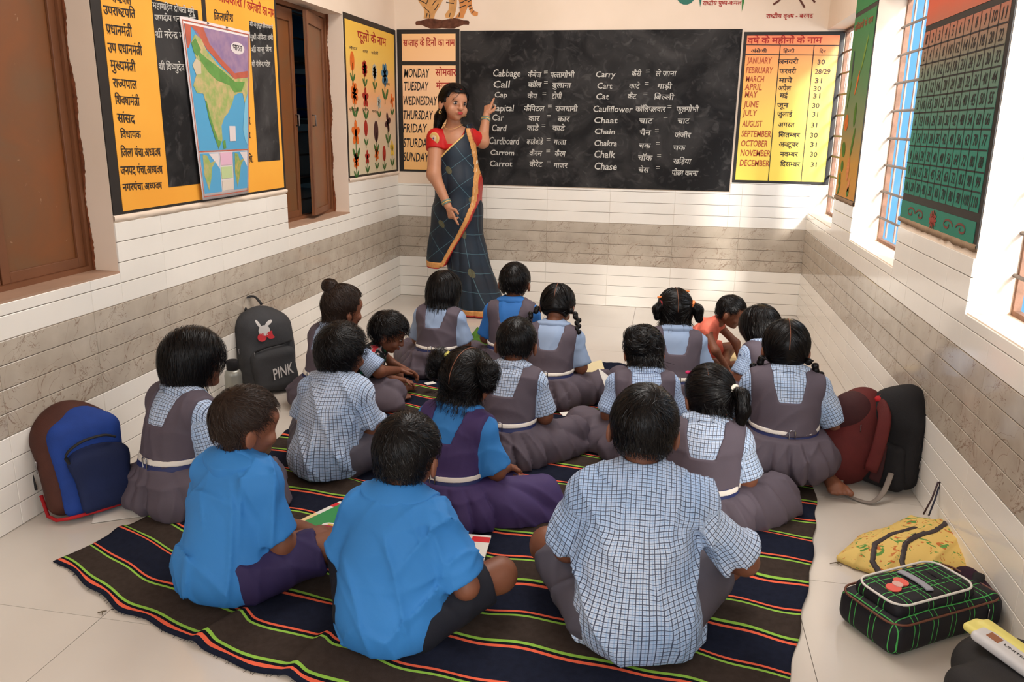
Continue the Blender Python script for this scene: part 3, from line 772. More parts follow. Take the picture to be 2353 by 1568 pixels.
spots = [(4.99, 1.62, 0, 0, 1), (5.2, 1.60, 9, 1, 1), (5.38, 1.59, 10, 3, 1), (5.58, 1.585, 7, 2, 1.5), (5.01, 1.44, 8, 0, 1.3), (5.2, 1.42, 5, 1, 1.2), (5.45, 1.40, 6, 3, .9), (5.72, 1.42, 4, 0, .9),
         (5.01, 1.20, 5, 0, 1.5), (5.19, 1.22, 0, 1, .9), (5.38, 1.20, 0, 4, 1.2), (5.62, 1.27, 4, 4, 1.3), (5.0, 1.03, 7, 0, 1.0), (5.2, 1.045, 5, 1, .9), (5.38, 1.06, 6, 0, .9), (5.53, 1.05, 0, 1, .9), (5.70, 1.09, 5, 6, 1.1)]
for s in spots:
    P, M = flower(*s); flat('flower', 'L', P, fm_, fl_, .0068, mi=M)
# ---- right wall: times-table chart and vegetable chart
tb = gradient('table_board', 2, [(0, srgb(24, 122, 98)), (.35, srgb(48, 124, 104)), (.62, srgb(104, 118, 100)), (.76, srgb(150, 108, 84)), (.9, srgb(196, 84, 52)), (1, srgb(196, 78, 50))], .92, 1.80)
tt = empty('times_table_chart', label='teal and red number grid chart on the pier between the right windows', cat='chart')
panel('border', 'R', -3.566, .915, -2.692, 1.95, .004, black, tt)
panel('painted_panel', 'R', -3.566, .917, -2.722, .992, .0055, tb, tt); panel('painted_panel', 'R', -3.566, 1.02, -2.722, 1.627, .0055, tb, tt); panel('painted_panel', 'R', -3.566, 1.65, -2.722, 1.95, .0055, tb, tt)
rows = [1.627, 1.568, 1.507, 1.447, 1.388, 1.329, 1.268, 1.205, 1.14, 1.08, 1.02]; cols = [-3.566+.0767*i for i in range(12)]
lines('rule', 'R', [((cols[0], z), (cols[-1], z)) for z in rows[1:-1]]+[((c, 1.02), (c, 1.627)) for c in cols[1:-1]], .0045, ink, tt, .0068, .0008, 1)
nums = []
for i in range(10):
    for j in range(11):
        s = str((i+1)*(j+1)); wd = .016 if len(s) == 1 else (.036 if len(s) == 2 else .05); c = (cols[j]+cols[j+1])/2
        nums.append(('R', s, c-wd/2, c+wd/2, rows[i+1]+.013, .034, dict(shear=.15, lift=.0068)))
lettering('lettering', nums, ink, tt)
def scroll(cx, cz, s, n=22): return [(cx+s*(.07-.0026*i)*math.cos(.33*i), cz+(.02-.0007*i)*math.sin(.33*i)) for i in range(n)]
seg = []
for cx, s in ((-3.42, 1), (-3.30, -1), (-2.98, 1), (-2.84, -1)):
    p = scroll(cx, .955, s*.8); seg += list(zip(p, p[1:]))
lines('scroll', 'R', seg, .007, mat('scroll_red', srgb(116, 62, 52), .7), tt, .0068)
flat('rosette', 'R', [ell(-3.14+.03*math.cos(a), .955+.022*math.sin(a), .014, .005, 8, a) for a in [i*.5236 for i in range(12)]]+[ell(-3.14, .955, .018, .014)], mat('rosette_red', srgb(150, 58, 44), .7), tt, .007)
vb = gradient('vegetable_board', 2, [(0, srgb(206, 140, 44)), (.2, srgb(196, 142, 60)), (.4, srgb(124, 130, 96)), (.6, srgb(84, 128, 84)), (1, srgb(34, 122, 62))], .90, 1.88)
vc = empty('vegetable_chart', label='green to orange chart of painted vegetables on the far right pier', cat='chart')
panel('border', 'R', -4.952, .903, -4.445, 1.875, .004, black, vc); panel('painted_panel', 'R', -4.95, .91, -4.452, 1.845, .0055, vb, vc); panel('painted_panel', 'R', -4.95, 1.868, -4.452, 1.95, .0055, vb, vc)
vm = [fcol('veg_green', srgb(64, 118, 40)), fcol('veg_orange', srgb(220, 110, 50)), fcol('veg_dark', srgb(46, 70, 76)), fcol('veg_lime', srgb(120, 150, 60)), fcol('veg_peach', srgb(226, 140, 84))]
for (u, v, a, b_, r, c) in [(-4.86, 1.6, .018, .075, 0, 2), (-4.60, 1.64, .015, .10, .5, 3), (-4.70, 1.50, .016, .07, .55, 1), (-4.87, 1.45, .012, .08, .3, 0), (-4.86, 1.30, .05, .045, 0, 1), (-4.66, 1.34, .028, .062, 0, 0), (-4.85, 1.16, .05, .038, .6, 0), (-4.64, 1.2, .022, .08, .35, 0),
                          (-4.84, 1.07, .035, .03, .4, 0), (-4.68, 1.06, .035, .062, 0, 4), (-4.87, 1.0, .03, .035, 0, 0), (-4.62, .98, .022, .04, .5, 4), (-4.86, .95, .018, .045, .7, 0), (-4.62, .945, .022, .03, .7, 0)]:
    flat('vegetable', 'R', [ell(u, v, a, b_, 16, -r)], [vm[c]], vc, .0068)
lettering('lettering', [('R', 'सब्जियों के नाम', -4.92, -4.50, 1.775, .03, dict(lift=.0068))], mat('title_brown', srgb(150, 70, 40), .6), vc)
# ---- hanging map of India
mp_ = empty('wall_map', label='tall paper map of India hung over the yellow board', cat='map')
sea = mat('map_sea', srgb(84, 164, 206), .45); seal = mat('map_sea_light', srgb(128, 192, 218), .45); paper = mat('map_paper', srgb(226, 214, 212), .4)
tib = mat('map_plateau', srgb(164, 132, 158), .5, .4, 0, 22, srgb(136, 112, 152)); mred = mat('map_red', srgb(196, 100, 78), .5, .4, .2, 20)
land = mat('map_land', srgb(150, 172, 96), .5, .4, 0, 30, srgb(206, 178, 128)); green_l = mat('map_green', srgb(104, 156, 76), .5, .4, .2, 26); sand = mat('map_sand', srgb(206, 190, 160), .5)
X0, X1, ZB, ZT_ = 3.145, 3.715, .932, 1.662
def mbase():
    n, k = 14, 18; V = []; F = []
    for j in range(k+1):
        for i in range(n+1):
            u, v = i/n, j/k; sh = (1-v)*(.045*(1-u)-.12*u*1.0)
            e = .012+.010*math.sin(3.1*u+.4)*(.3+.7*(1-v))+.006*(1-v)
            V.append(WALLS['L'](X0+(X1-X0)*u+sh, ZB+(ZT_-ZB)*v+.018*u*(1-v)*0, e))
    for j in range(k):
        for i in range(n): a = j*(n+1)+i; F.append((a, a+1, a+n+2, a+n+1))
    return V, F
V, F = mbase(); pm = mesh('paper_sheet', V, F, [paper], mp_, True); sm = pm.modifiers.new('s', 'SOLIDIFY'); sm.thickness = .0008
def mpt(u, v, l=.0016):
    sh = (1-v)*(.045*(1-u)-.12*u); e = .012+.010*math.sin(3.1*u+.4)*(.3+.7*(1-v))+.006*(1-v)+l
    return WALLS['L'](X0+(X1-X0)*u+sh, ZB+(ZT_-ZB)*v, e)
def mpoly(name, P, m, l):
    bm = bmesh.new(); bm.faces.new([bm.verts.new((x, y, 0)) for x, y in P]); bmesh.ops.triangulate(bm, faces=bm.faces[:])
    for ax, no in ((0, (1, 0, 0)), (1, (0, 1, 0))):
        for i in range(1, 14): bmesh.ops.bisect_plane(bm, geom=bm.verts[:]+bm.edges[:]+bm.faces[:], plane_co=(i/14., i/14., 0), plane_no=no)
    for v in bm.verts: v.co = mpt(v.co.x, v.co.y, l)
    me = bpy.data.meshes.new(name); bm.to_mesh(me); bm.free(); return link(name, me, mp_, [m])
mpoly('sea_print', [(.04, .28), (.96, .28), (.96, .965), (.04, .965)], sea, .0012)
mpoly('plateau_print', [(.04, .965), (.96, .965), (.96, .73), (.70, .72), (.45, .80), (.25, .88), (.12, .96)], tib, .0018)
mpoly('mountain_print', [(.10, .965), (.2, .93), (.3, .85), (.5, .77), (.72, .70), (.96, .72), (.96, .76), (.72, .735), (.5, .81), (.35, .88), (.28, .965)], mred, .0022)
mpoly('mountain_print', [(.04, .965), (.12, .965), (.10, .88), (.06, .84), (.04, .84)], mred, .0022)
mpoly('land_print', [(.10, .87), (.16, .92), (.24, .90), (.30, .84), (.45, .77), (.70, .705), (.96, .715), (.95, .62), (.90, .56), (.86, .62), (.78, .62), (.70, .60), (.66, .555), (.58, .50), (.50, .47), (.44, .42), (.44, .34), (.36, .285), (.30, .36), (.24, .46), (.21, .56), (.19, .60), (.10, .60), (.06, .64), (.12, .70), (.08, .75), (.14, .79)], land, .0022)
mpoly('green_print', [(.16, .84), (.28, .80), (.48, .75), (.72, .685), (.90, .69), (.84, .63), (.70, .62), (.62, .66), (.42, .68), (.30, .72), (.2, .78)], green_l, .0026)
mpoly('green_print', [(.24, .46), (.21, .56), (.23, .56), (.27, .46), (.36, .34), (.42, .33), (.36, .288), (.30, .36)], green_l, .0026)
mpoly('green_print', [(.10, .87), (.16, .90), (.22, .84), (.16, .80), (.12, .82)], green_l, .0026)
mpoly('sand_print', [(.08, .75), (.14, .79), (.20, .77), (.19, .71), (.12, .70)], sand, .0027)
mpoly('burma_print', [(.90, .56), (.96, .62), (.96, .30), (.90, .34), (.86, .40), (.88, .48)], seal, .0022)
mpoly('island_print', [(.44, .33), (.49, .34), (.50, .29), (.45, .285)], green_l, .0026)
mpoly('label_print', [(.58, .33), (.70, .33), (.70, .42), (.58, .42)], paper, .0028)
mpoly('title_print', ell(.78, .885, .115, .036, 20), paper, .0028)
mpoly('inset_print', [(.04, .035), (.36, .035), (.36, .265), (.04, .265)], sea, .0014); mpoly('inset_print', [(.63, .035), (.96, .035), (.96, .265), (.63, .265)], sea, .0014)
for x0 in (.05, .64): mpoly('inset_land_print', [(x0+.03, .26), (x0+.02, .14), (x0+.07, .05), (x0+.13, .12), (x0+.16, .18), (x0+.24, .22), (x0+.14, .21), (x0+.10, .25)], land if x0 < .3 else mat('map_multi', srgb(190, 170, 90), .5, .4, 0, 60, srgb(110, 160, 90)), .002)
for x0 in (.04, .64): mpoly('inset_top_print', [(x0+.14, .262), (x0+.31, .262), (x0+.31, .17), (x0+.26, .20)], paper, .002)
mpoly('table_print', [(.38, .19), (.61, .19), (.61, .265), (.38, .265)], mat('map_pink', srgb(226, 180, 200), .5), .0014); mpoly('table_print', [(.38, .11), (.61, .11), (.61, .18), (.38, .18)], mat('map_lime', srgb(190, 206, 150), .5), .0014); mpoly('table_print', [(.38, .04), (.61, .04), (.61, .10), (.38, .10)], mat('map_tan', srgb(220, 206, 190), .5), .0014)
mpoly('rule_print', [(.03, .272), (.97, .272), (.97, .278), (.03, .278)], mred, .0016)
for q in ([(.02, .015), (.98, .015), (.98, .021), (.02, .021)], [(.02, .979), (.98, .979), (.98, .985), (.02, .985)], [(.02, .015), (.028, .015), (.028, .985), (.02, .985)], [(.972, .015), (.98, .015), (.98, .985), (.972, .985)]): mpoly('rule_print', q, mred, .0016)
V, F, w = text_geo('भारत'); xs = [a for a, b in V]; mesh('lettering', [mpt(.70+.15*(a-min(xs))/(max(xs)-min(xs)), .872+b*.05, .0036) for a, b in V], F, ink, mp_)
for u in (.35, .62): MB().tube([mpt(u, 1.0, -.012), mpt(u, .992, .006)], .0035, 6).build('nail', rod_m, mp_)
# ================================================================ striped rug
def rug():
    navy = mat('rug_navy', srgb(28, 32, 48), .95, .1, .25, 60, bump=.5, bscale=500); brown = mat('rug_brown', srgb(62, 52, 46), .95, .1, .25, 60, bump=.5, bscale=500)
    dark = mat('rug_dark', srgb(22, 22, 30), .95, .1); org = mat('rug_orange', srgb(236, 104, 74), .9, .1, .1, 50); grn = mat('rug_green', srgb(146, 194, 76), .9, .1, .1, 50)
    st = [(0, .018, 0)]; v = .018   # edge
    first = True
    while v < 2.85:
        for w, m in (((.0105, 3), (.010, 2), (.0105, 4), (.105, 1), (.0085, 4), (.0105, 2), (.0085, 3), (.125, 0))):
            st.append((v, v+w, m)); v += w
    vs = []; ms = []
    for a, b, m in st:
        n = max(1, int(round((b-a)/.018)))
        for i in range(n): vs.append(a+(b-a)*i/n); ms.append(m)
    vs.append(st[-1][1]); vmax = vs[-1]
    nu = 170; V = []; F = []; M = []
    r = random.Random(4); ph = [r.uniform(0, 6.28) for _ in range(20)]
    def left(v): return np.interp(v, [0, .35, 1.2, 2.3, 3.], [-1.70, -1.62, -1.52, -1.36, -1.28])
    def right(v): return np.interp(v, [0, .39, .95, 1.47, 2.2, 3.], [.215, .335, .47, .57, .63, .66])
    for j, v in enumerate(vs):
        for i in range(nu+1):
            u = i/nu; x = left(v)+(right(v)-left(v))*u
            g = .14*(.35-x)+.145*max(0, (-.85-x))**1.25*math.exp(-v/.9)*1.9
            wob = .010*math.sin(7*x+ph[0]+1.3*v)+.006*math.sin(15*x+ph[1]-3*v)+.004*math.sin(31*x+ph[2]+5*v)
            y = 1.325+v*.975+g+wob
            z = 0
            for (cx, cy, L, w, a, an) in FOLDS:
                dx, dy = x-cx, y-cy; t = dx*math.cos(an)+dy*math.sin(an); s_ = -dx*math.sin(an)+dy*math.cos(an)
                z += a*math.exp(-(s_/w)**2)*math.exp(-(t/L)**4)
            z += .0020*(1+math.sin(9*x+4*y+ph[3]))+.0014*(1+math.sin(17*y-6*x+ph[4]))
            y += .004*math.sin(40*x+ph[5])*(1 if j in (0, 1) else .2); x2 = x+.004*math.sin(30*y)*(1 if i in (0, nu) else .3)
            V.append((x2, y, .0012+z))
    for j in range(len(vs)-1):
        for i in range(nu): a = j*(nu+1)+i; F.append((a, a+1, a+nu+2, a+nu+1)); M.append(ms[j])
    o = mesh('striped_rug', V, np.array(F), [navy, brown, dark, org, grn], None, True, M)
    sm = o.modifiers.new('thickness', 'SOLIDIFY'); sm.thickness = .003; sm.offset = 1
    tag(o, 'large navy and brown rug with orange and green stripes under the pupils', 'rug')
    rr = random.Random(8); b = MB()
    for t in range(150):
        i = rr.randint(2, nu-2); p = Vector(V[i]); b.tube([p, p+Vector((rr.uniform(-.006, .006), -rr.uniform(.004, .012), .0015))], .0006, 3)
    f = b.build('fringe', dark, o); f['kind'] = 'stuff'
FOLDS = [(-1.05, 1.66, .10, .020, .022, 1.2), (-.78, 1.62, .12, .018, .018, 1.35), (-1.45, 1.95, .35, .025, .012, -.5), (-.62, 1.72, .3, .03, .010, -.3), (.0, 2.0, .5, .03, .006, -.1), (-.3, 2.35, .4, .025, .010, -.5), (.33, 2.45, .25, .03, .010, -.3),
         (-.95, 2.45, .35, .03, .014, -.6), (-.25, 4.22, .25, .03, .03, .2), (-.2, 3.4, .3, .03, .01, -.5), (-1.35, 1.86, .2, .018, .014, -.45), (.2, 2.2, .3, .02, .006, .1), (-1.45, 2.95, .15, .03, .02, .3)]
rug()
# ================================================================ people
skin = mat('skin', srgb(126, 78, 56), .5, .4, .10, 30); skin_l = mat('skin_light', srgb(186, 130, 98), .45, .4, .05, 30)
skin_d = mat('skin_dark', srgb(104, 64, 46), .5, .4, .1, 30)
hair_m = mat('hair', srgb(14, 11, 11), .34, .22); hair_b = mat('hair_brown', srgb(42, 29, 22), .42, .22)
scalp_m = mat('hair_base', srgb(18, 14, 13), .7, .3)
eye_w = mat('eye_white', srgb(188, 172, 162), .4); eye_k = mat('eye_dark', srgb(22, 14, 12), .2); lip_m = mat('lip', srgb(176, 52, 52), .4)
lip_c = mat('lip_child', srgb(132, 72, 60), .5)
pin_m = mat('pinafore_grey', srgb(90, 80, 90), .7, .3, .10, 9, bump=.15, bscale=600); pin_v = mat('pinafore_violet', srgb(66, 50, 96), .7, .3, .10, 9, bump=.15, bscale=600)
short_g = mat('shorts_grey', srgb(88, 84, 94), .75, .3, .1, 9, bump=.15, bscale=600); short_v = mat('shorts_violet', srgb(48, 38, 78), .75, .3, .1, 9, bump=.15, bscale=600); short_k = mat('shorts_navy', srgb(26, 28, 38), .75, .3, .1, 9, bump=.15, bscale=600)
blue_s = mat('blue_shirt', srgb(52, 124, 192), .7, .3, .06, 7, bump=.12, bscale=700); lblue = mat('pale_blue_cloth', srgb(146, 166, 196), .7, .3, .05, 20); blue_d = mat('royal_blue_cloth', srgb(48, 112, 186), .7, .3, .06, 10)
belt_w = mat('belt_white', srgb(226, 218, 208), .5); belt_n = mat('belt_navy', srgb(30, 40, 92), .6); chrome = mat('chrome', srgb(170, 170, 175), .25, .5, metal=1.)
orange_c = mat('coral_cloth', srgb(236, 122, 100), .7, .3, .1, 20)
def check_mat(name, pitch, lw, c0, c1, cl, line2=None):
    m, nt, b = base(name, .7, .3); a = nt.nodes.new('ShaderNodeAttribute'); a.attribute_name = 'cuv'; o = sepxyz(nt, a.outputs['Vector'])
    L = []
    for i in (0, 1):
        f = mathn(nt, 'FRACT', mathn(nt, 'DIVIDE', o[i], pitch)); L.append(mathn(nt, 'LESS_THAN', f, lw))
    l = mathn(nt, 'MAXIMUM', L[0], L[1])
    bs = mixc(nt, ramp(nt, noise(nt, texco(nt), 5, 3), [(.4, (0, 0, 0, 1)), (.6, (1, 1, 1, 1))]), c0, c1)
    h = []
    for i in (0, 1):
        f = mathn(nt, 'FRACT', mathn(nt, 'ADD', mathn(nt, 'DIVIDE', o[i], pitch), .5-lw/2)); h.append(mathn(nt, 'LESS_THAN', f, lw))
    bs = mixc(nt, mathn(nt, 'MULTIPLY', mathn(nt, 'MAXIMUM', h[0], h[1]), .55), bs, line2 or c1)
    nt.links.new(mixc(nt, mathn(nt, 'MULTIPLY', l, .9), bs, cl), b.inputs['Base Color']); return m
chk = check_mat('check_cloth', .0125, .15, srgb(200, 212, 230), srgb(172, 194, 224), srgb(34, 42, 72), srgb(120, 160, 206))
chk_s = check_mat('fine_check_cloth', .0095, .2, srgb(190, 208, 232), srgb(170, 194, 226), srgb(70, 84, 124), srgb(130, 166, 212))
def floral_mat():
    m, nt, b = base('floral_cloth', .7, .3); o = texco(nt)
    n = ramp(nt, noise(nt, o, 26, 2, .5), [(.36, srgb(20, 110, 80)), (.42, srgb(16, 20, 24)), (.56, srgb(18, 20, 26)), (.6, srgb(200, 190, 190)), (.66, srgb(190, 50, 60))])
    nt.links.new(n, b.inputs['Base Color']); return m
floral = floral_mat()
# ---------------- hair strands: narrow ribbons combed over the hair solid
def normals(prims, P, k):
    e = .002; g = np.stack([sdf_pts(prims, P+np.eye(3)[i]*e, k)-sdf_pts(prims, P-np.eye(3)[i]*e, k) for i in range(3)], 1)
    return g/np.maximum(np.linalg.norm(g, axis=1, keepdims=True), 1e-9)
def strands(prims, roots, field, n, length, w, seed=0, segs=7, lift=.0012, k=.02, jit=.25, free=None, wave=0.):
    r = np.random.default_rng(seed); P = roots[r.integers(0, len(roots), n)].copy(); P += r.normal(size=P.shape)*.003
    L = length*r.uniform(.7, 1.15, n)[:, None]/segs; pts = []; nor = []; off = (lift*r.uniform(.2, 1.5, n))
    jd = r.normal(size=(n, 3))*jit; ph = r.uniform(0, 6.28, n)
    for s in range(segs+1):
        d = sdf_pts(prims, P, k); N = normals(prims, P, k); on = np.ones(n, bool) if free is None else ~free(P)
        tgt = off*(1+.8*s/segs); P = P-np.where(on, d-tgt, np.minimum(d-tgt, 0))[:, None]*N
        pts.append(P.copy()); nor.append(N.copy())
        D = field(P)+jd; D -= (D*N).sum(1, keepdims=True)*N*on[:, None]
        if wave: D += np.cross(N, D)*(wave*np.sin(ph+s*1.7))[:, None]
        D /= np.maximum(np.linalg.norm(D, axis=1, keepdims=True), 1e-9); P = P+D*L
    pts = np.stack(pts, 1); nor = np.stack(nor, 1); T = np.gradient(pts, axis=1); S = np.cross(T, nor); S /= np.maximum(np.linalg.norm(S, axis=2, keepdims=True), 1e-9)
    ww = w*np.interp(np.arange(segs+1), [0, 1, segs-1, segs], [.6, 1, .8, .15])[None, :, None]*r.uniform(.6, 1.3, n)[:, None, None]
    tw = (r.normal(size=(n, 1, 1))*.35); S2 = S+nor*tw
    A = pts-S2*ww/2; B = pts+S2*ww/2; V = np.stack([A, B], 2).reshape(-1, 3)
    b0 = (np.arange(n)[:, None]*(segs+1)+np.arange(segs)[None])*2; b0 = b0.ravel(); F = np.stack([b0, b0+1, b0+3, b0+2], 1)
    return V, F
def join(parts):
    V = []; F = []; n = 0
    for v, f in parts:
        V.append(v); F.append(f+n); n += len(v)
    return np.concatenate(V), np.concatenate(F)
class XF:
    """head frame"""
    def __init__(s, R, t, k): s.R = np.asarray(R); s.t = np.asarray(t, float); s.k = k
    def pt(s, P): return (np.asarray(P, float)*s.k)@s.R.T+s.t
    def prim(s, p):
        if p[0] == 'c': return ('c', s.pt(p[1]), s.pt(p[2]), p[3]*s.k, p[4]*s.k)
        if p[0] == 'e':
            R = s.R if len(p) < 4 else s.R@np.asarray(p[3]); return ('e', s.pt(p[1]), np.asarray(p[2])*s.k, R)
        if p[0] == 'b':
            R = s.R if len(p) < 5 else s.R@np.asarray(p[4]); return ('b', s.pt(p[1]), np.asarray(p[2])*s.k, p[3]*s.k, R)
    def prims(s, L): return [s.prim(p) for p in L]
    def inv(s, P): return ((P-s.t)@s.R)/s.k
def head_prims(face=True):
    L = [('e', (0, -.004, .012), (.073, .086, .082)), ('e', (0, .026, -.045), (.052, .050, .052)), ('e', (0, .052, -.082), (.020, .020, .016)), ('e', (0, .068, .022), (.045, .014, .018))]
    for s in (-1, 1): L += [('e', (s*.036, .054, -.036), (.024, .018, .020))]
    if face: L += [('c', (0, .079, .006), (0, .092, -.030), .006, .0105), ('e', (-.010, .086, -.033), (.007, .008, .006)), ('e', (.010, .086, -.033), (.007, .008, .006)), ('e', (0, .078, -.056), (.020, .008, .008))]
    return L
EARS = [('e', (s*.079, -.010, -.022), (.008, .018, .028), np.array(Matrix.Rotation(s*.35, 3, 'Z'))) for s in (-1, 1)]
def add_face(X, root, lips=lip_c, big=1., gaze=0.):
    for s in (-1, 1):
        c = (s*.029, .070, -.004)
        for nm, cc, rr, m in (('eye', c, (.0135*big, .009, .0085*big), eye_w), ('iris', (s*.029+gaze, .0790, -.0045), (.0074, .0030, .0074), eye_k)):
            V, F = Field.around([X.prim(('e', cc, rr))], .0022, pad=.006).add([X.prim(('e', cc, rr))], 0).mesh(); mesh(nm, V, F, m, root, True)
        b = [X.prim(('c', (s*.014, .0775, .014), (s*.030, .0765, .019), .0022, .0026)), X.prim(('c', (s*.030, .0765, .019), (s*.045, .069, .014), .0026, .0014))]
        V, F = Field.around(b, .0018, pad=.006).add(b, .002).mesh(); mesh('eyebrow', V, F, scalp_m, root, True)
        b = [X.prim(('c', (s*.016, .0775, .0025), (s*.029, .0785, .0055), .0019, .0022)), X.prim(('c', (s*.029, .0785, .0055), (s*.043, .071, .001), .0022, .0013))]
        V, F = Field.around(b, .0015, pad=.005).add(b, .002).mesh(); mesh('eyelash', V, F, scalp_m, root, True)
    b = [X.prim(('e', (0, .0845, -.0535), (.0185*big, .0055, .0042))), X.prim(('e', (0, .0840, -.0605), (.0150*big, .006, .0048)))]
    V, F = Field.around(b, .002, pad=.006).add(b, .002).mesh(); mesh('lips', V, F, lips, root, True)
def finger_prims(wr, d, up, s=1., curl=.5, curls=None, side=1, spread=.12):
    """palm and five fingers; d: pointing direction, up: back of the hand, side: which side the thumb is on"""
    d = np.asarray(d, float); d /= np.linalg.norm(d); up = np.asarray(up, float); up -= up@d*d; up /= np.linalg.norm(up); sd = np.cross(d, up)*side; wr = np.asarray(wr, float)
    L = [('c', wr, wr+d*.02*s, .017*s, .018*s)]; curls = curls or [curl]*4
    for i, (o, ln) in enumerate(((.021, .052), (.007, .060), (-.008, .055), (-.021, .042))):
        k0 = wr+d*.062*s+sd*o*s-up*.002*s*abs(i-1); L.append(('c', wr+d*.012*s+sd*o*.55*s, k0, .011*s, .0095*s)); a = 0; p = k0; c = curls[i]; dd = d+sd*spread*o/.02; dd /= np.linalg.norm(dd)
        for q, fr in enumerate((.45, .32, .23)):
            a += c*(1.15, 1.25, .8)[q]; v = dd*math.cos(a)-up*math.sin(a); n = p+v*ln*fr*s*1.25; L.append(('c', p, n, (.0082-.0008*q)*s, (.0075-.0009*q)*s)); p = n
    b = wr+d*.016*s+sd*.02*s; m_ = b+(d*.6+sd*.7-up*.25)*.032*s; L += [('c', b, m_, .011*s, .009*s), ('c', m_, m_+(d*.92+sd*.25-up*.25)*.028*s, .009*s, .0068*s)]
    return L
def foot_prims(heel, toe, up, s=1.):
    heel = np.asarray(heel, float); toe = np.asarray(toe, float); d = toe-heel; ln = np.linalg.norm(d); d /= ln; up = np.asarray(up, float); up -= up@d*d; up /= np.linalg.norm(up); sd = np.cross(d, up)
    L = [('e', heel, (.026*s, .026*s, .026*s)), ('c', heel, heel+d*ln*.72, .022*s, .028*s)]
    for o in (-.022, .022): L.append(('c', heel+d*.02, heel+d*ln*.74+sd*o*s, .018*s, .018*s))
    for i, o in enumerate((.031, .014, .0, -.014, -.027)): p = heel+d*ln*.78+sd*o*s; L.append(('c', p, heel+d*ln*(1.0-.03*i)+sd*o*1.15*s, .010*s if i else .013*s, .0085*s if i else .0115*s))
    return L
def torus(name, X, c, R0, r, m, root, nrm=(0, 0, 1), ry=None, n=18, seg=6, wob=0.):
    nrm = Vector(nrm).normalized(); q = nrm.to_track_quat('Z', 'Y'); pts = []
    for i in range(n):
        a = 2*math.pi*i/n; v = q @ Vector((R0*math.cos(a), (ry or R0)*math.sin(a), wob*math.sin(5*a)))
        pts.append(Vector(X.pt(np.array(c)+np.array(v)) if X else np.array(c)+np.array(v)))
    kk = X.k if X else 1
    return MB().tube(pts, [r*kk*(1+(.25*math.sin(7*i) if wob else 0)) for i in range(n)], seg, closed=True).build(name, m, root, True)
def hair(style, X, root, q, seed, mt=None, extras=None):
    """q: ribbons multiplier, X: head frame. The hair solid (mesh 'hair') and ribbons are one part."""
    mt = mt or hair_m; h = .0045 if q > 1 else .0058; parts = []; solid = []; cuts = []
    C = np.array([0, -.006, .014]); wdt = .0011 if q > 1 else .0017
    def cap(r, c=C): return ('e', tuple(c), r)
    tops = None
    if style == 'short' or style == 'short_thick':
        t = .007 if style == 'short' else .016
        L = [cap((.0745+t, .089+t, .084+t*1.2)), ('e', (0, -.036, -.036), (.056+t*.5, .046+t*.5, .038))]
        def keep(P): # >0 outside
            face = np.minimum(P[..., 1]-.040, .052-P[..., 2]); face2 = np.minimum(P[..., 1]-(-.012), -.012-P[..., 2]); face3 = np.minimum(P[..., 1]-.015, .022-P[..., 2]); nape = (-.050-.25*(P[..., 1]+.06))-P[..., 2]; face2 = np.minimum(P[..., 1]+.034, .004-P[..., 2])
            return np.maximum(np.maximum(np.maximum(face, face2), face3), nape)
        W = np.array([.012, -.055, .078])
        def field(P):
            d = P-W; d /= np.maximum(np.linalg.norm(d, axis=1, keepdims=True), .02); sw = np.cross(np.array([.1, -.6, .8]), d); return d+.45*sw+np.array([0, .0, -.25])
        length = .024 if style == 'short' else .05; nn = int(2600*q); jit = .35; lift = .0018 if style == 'short' else .005; wave = .1 if style == 'short' else .5
    elif style in ('bob', 'bob_long'):
        bot = -.075 if style == 'bob' else -.105
        L = [cap((.088, .103, .098)), ('e', (0, -.026, -.03), (.087, .080, .075 if bot > -.1 else .09)), ('e', (0, -.035, bot+.03), (.072, .060, .035))]
        def keep(P):
            face = np.minimum(P[..., 1]-.055, .045-P[..., 2]); face2 = np.minimum(P[..., 1]-.020, .005-P[..., 2]); fr = np.minimum(P[..., 1]-.085, .08-P[..., 2])
            return np.maximum(np.maximum(np.maximum(face, face2), fr), bot-P[..., 2])
        def field(P):
            d = np.zeros_like(P); d[:, 2] = -1; s = np.sign(P[:, 0]+.01); top = np.clip((P[:, 2]-.05)/.05, 0, 1); d[:, 0] += s*top*1.2; d[:, 1] += -.25*top; d[:, 2] += top*.5; return d
        length = .13; nn = int(2600*q); jit = .13; lift = .004; wave = .12
    else:
        t = .009; curly = 'curly' in style
        L = [cap((.0745+t, .090+t, .084+t)), ('e', (0, -.038, -.035), (.060, .048, .042))]
        ties = {'bun_top': [(-.028, -.055, .098)], 'two_buns': [(-.064, -.030, .062), (.066, -.030, .062)], 'pony_side': [(.060, -.062, .012)], 'braids': [(-.060, -.052, -.040), (.060, -.052, -.040)], 'bun_back': [(-.030, -.088, .045)], 'two_tails': [(-.060, -.040, .040), (.066, -.035, .030)], 'pony_low': [(0, -.085, -.03)]}[style.replace('_curly', '')]
        T = np.array(ties)
        def keep(P):
            face = np.minimum(P[..., 1]-.045, .055-P[..., 2]); face2 = np.minimum(P[..., 1]-.004, -.004-P[..., 2]); face3 = np.minimum(P[..., 1]-.028, .026-P[..., 2])
            return np.maximum(np.maximum(np.maximum(face, face2), face3), -.060-P[..., 2])
        def field(P):
            if len(T) == 2: t = np.where((P[:, 0] < 0)[:, None], T[0], T[1])
            else: t = T[0][None]
            d = t-P; return d/np.maximum(np.linalg.norm(d, axis=1, keepdims=True), .004)
        length = .085; nn = int(2300*q); jit = .10 if not curly else .3; lift = .002 if not curly else .004; wave = 0. if not curly else .5
        if curly or style in ('two_buns', 'two_tails'): L.append(('e', (0, -.045, -.055), (.066, .040, .040)))
    Lx = X.prims(L); F_ = Field.around(Lx, h*X.k, pad=.012); F_.add(Lx, .02*X.k); Q = X.inv(F_.P); F_.cut(keep(Q)*X.k, .006)
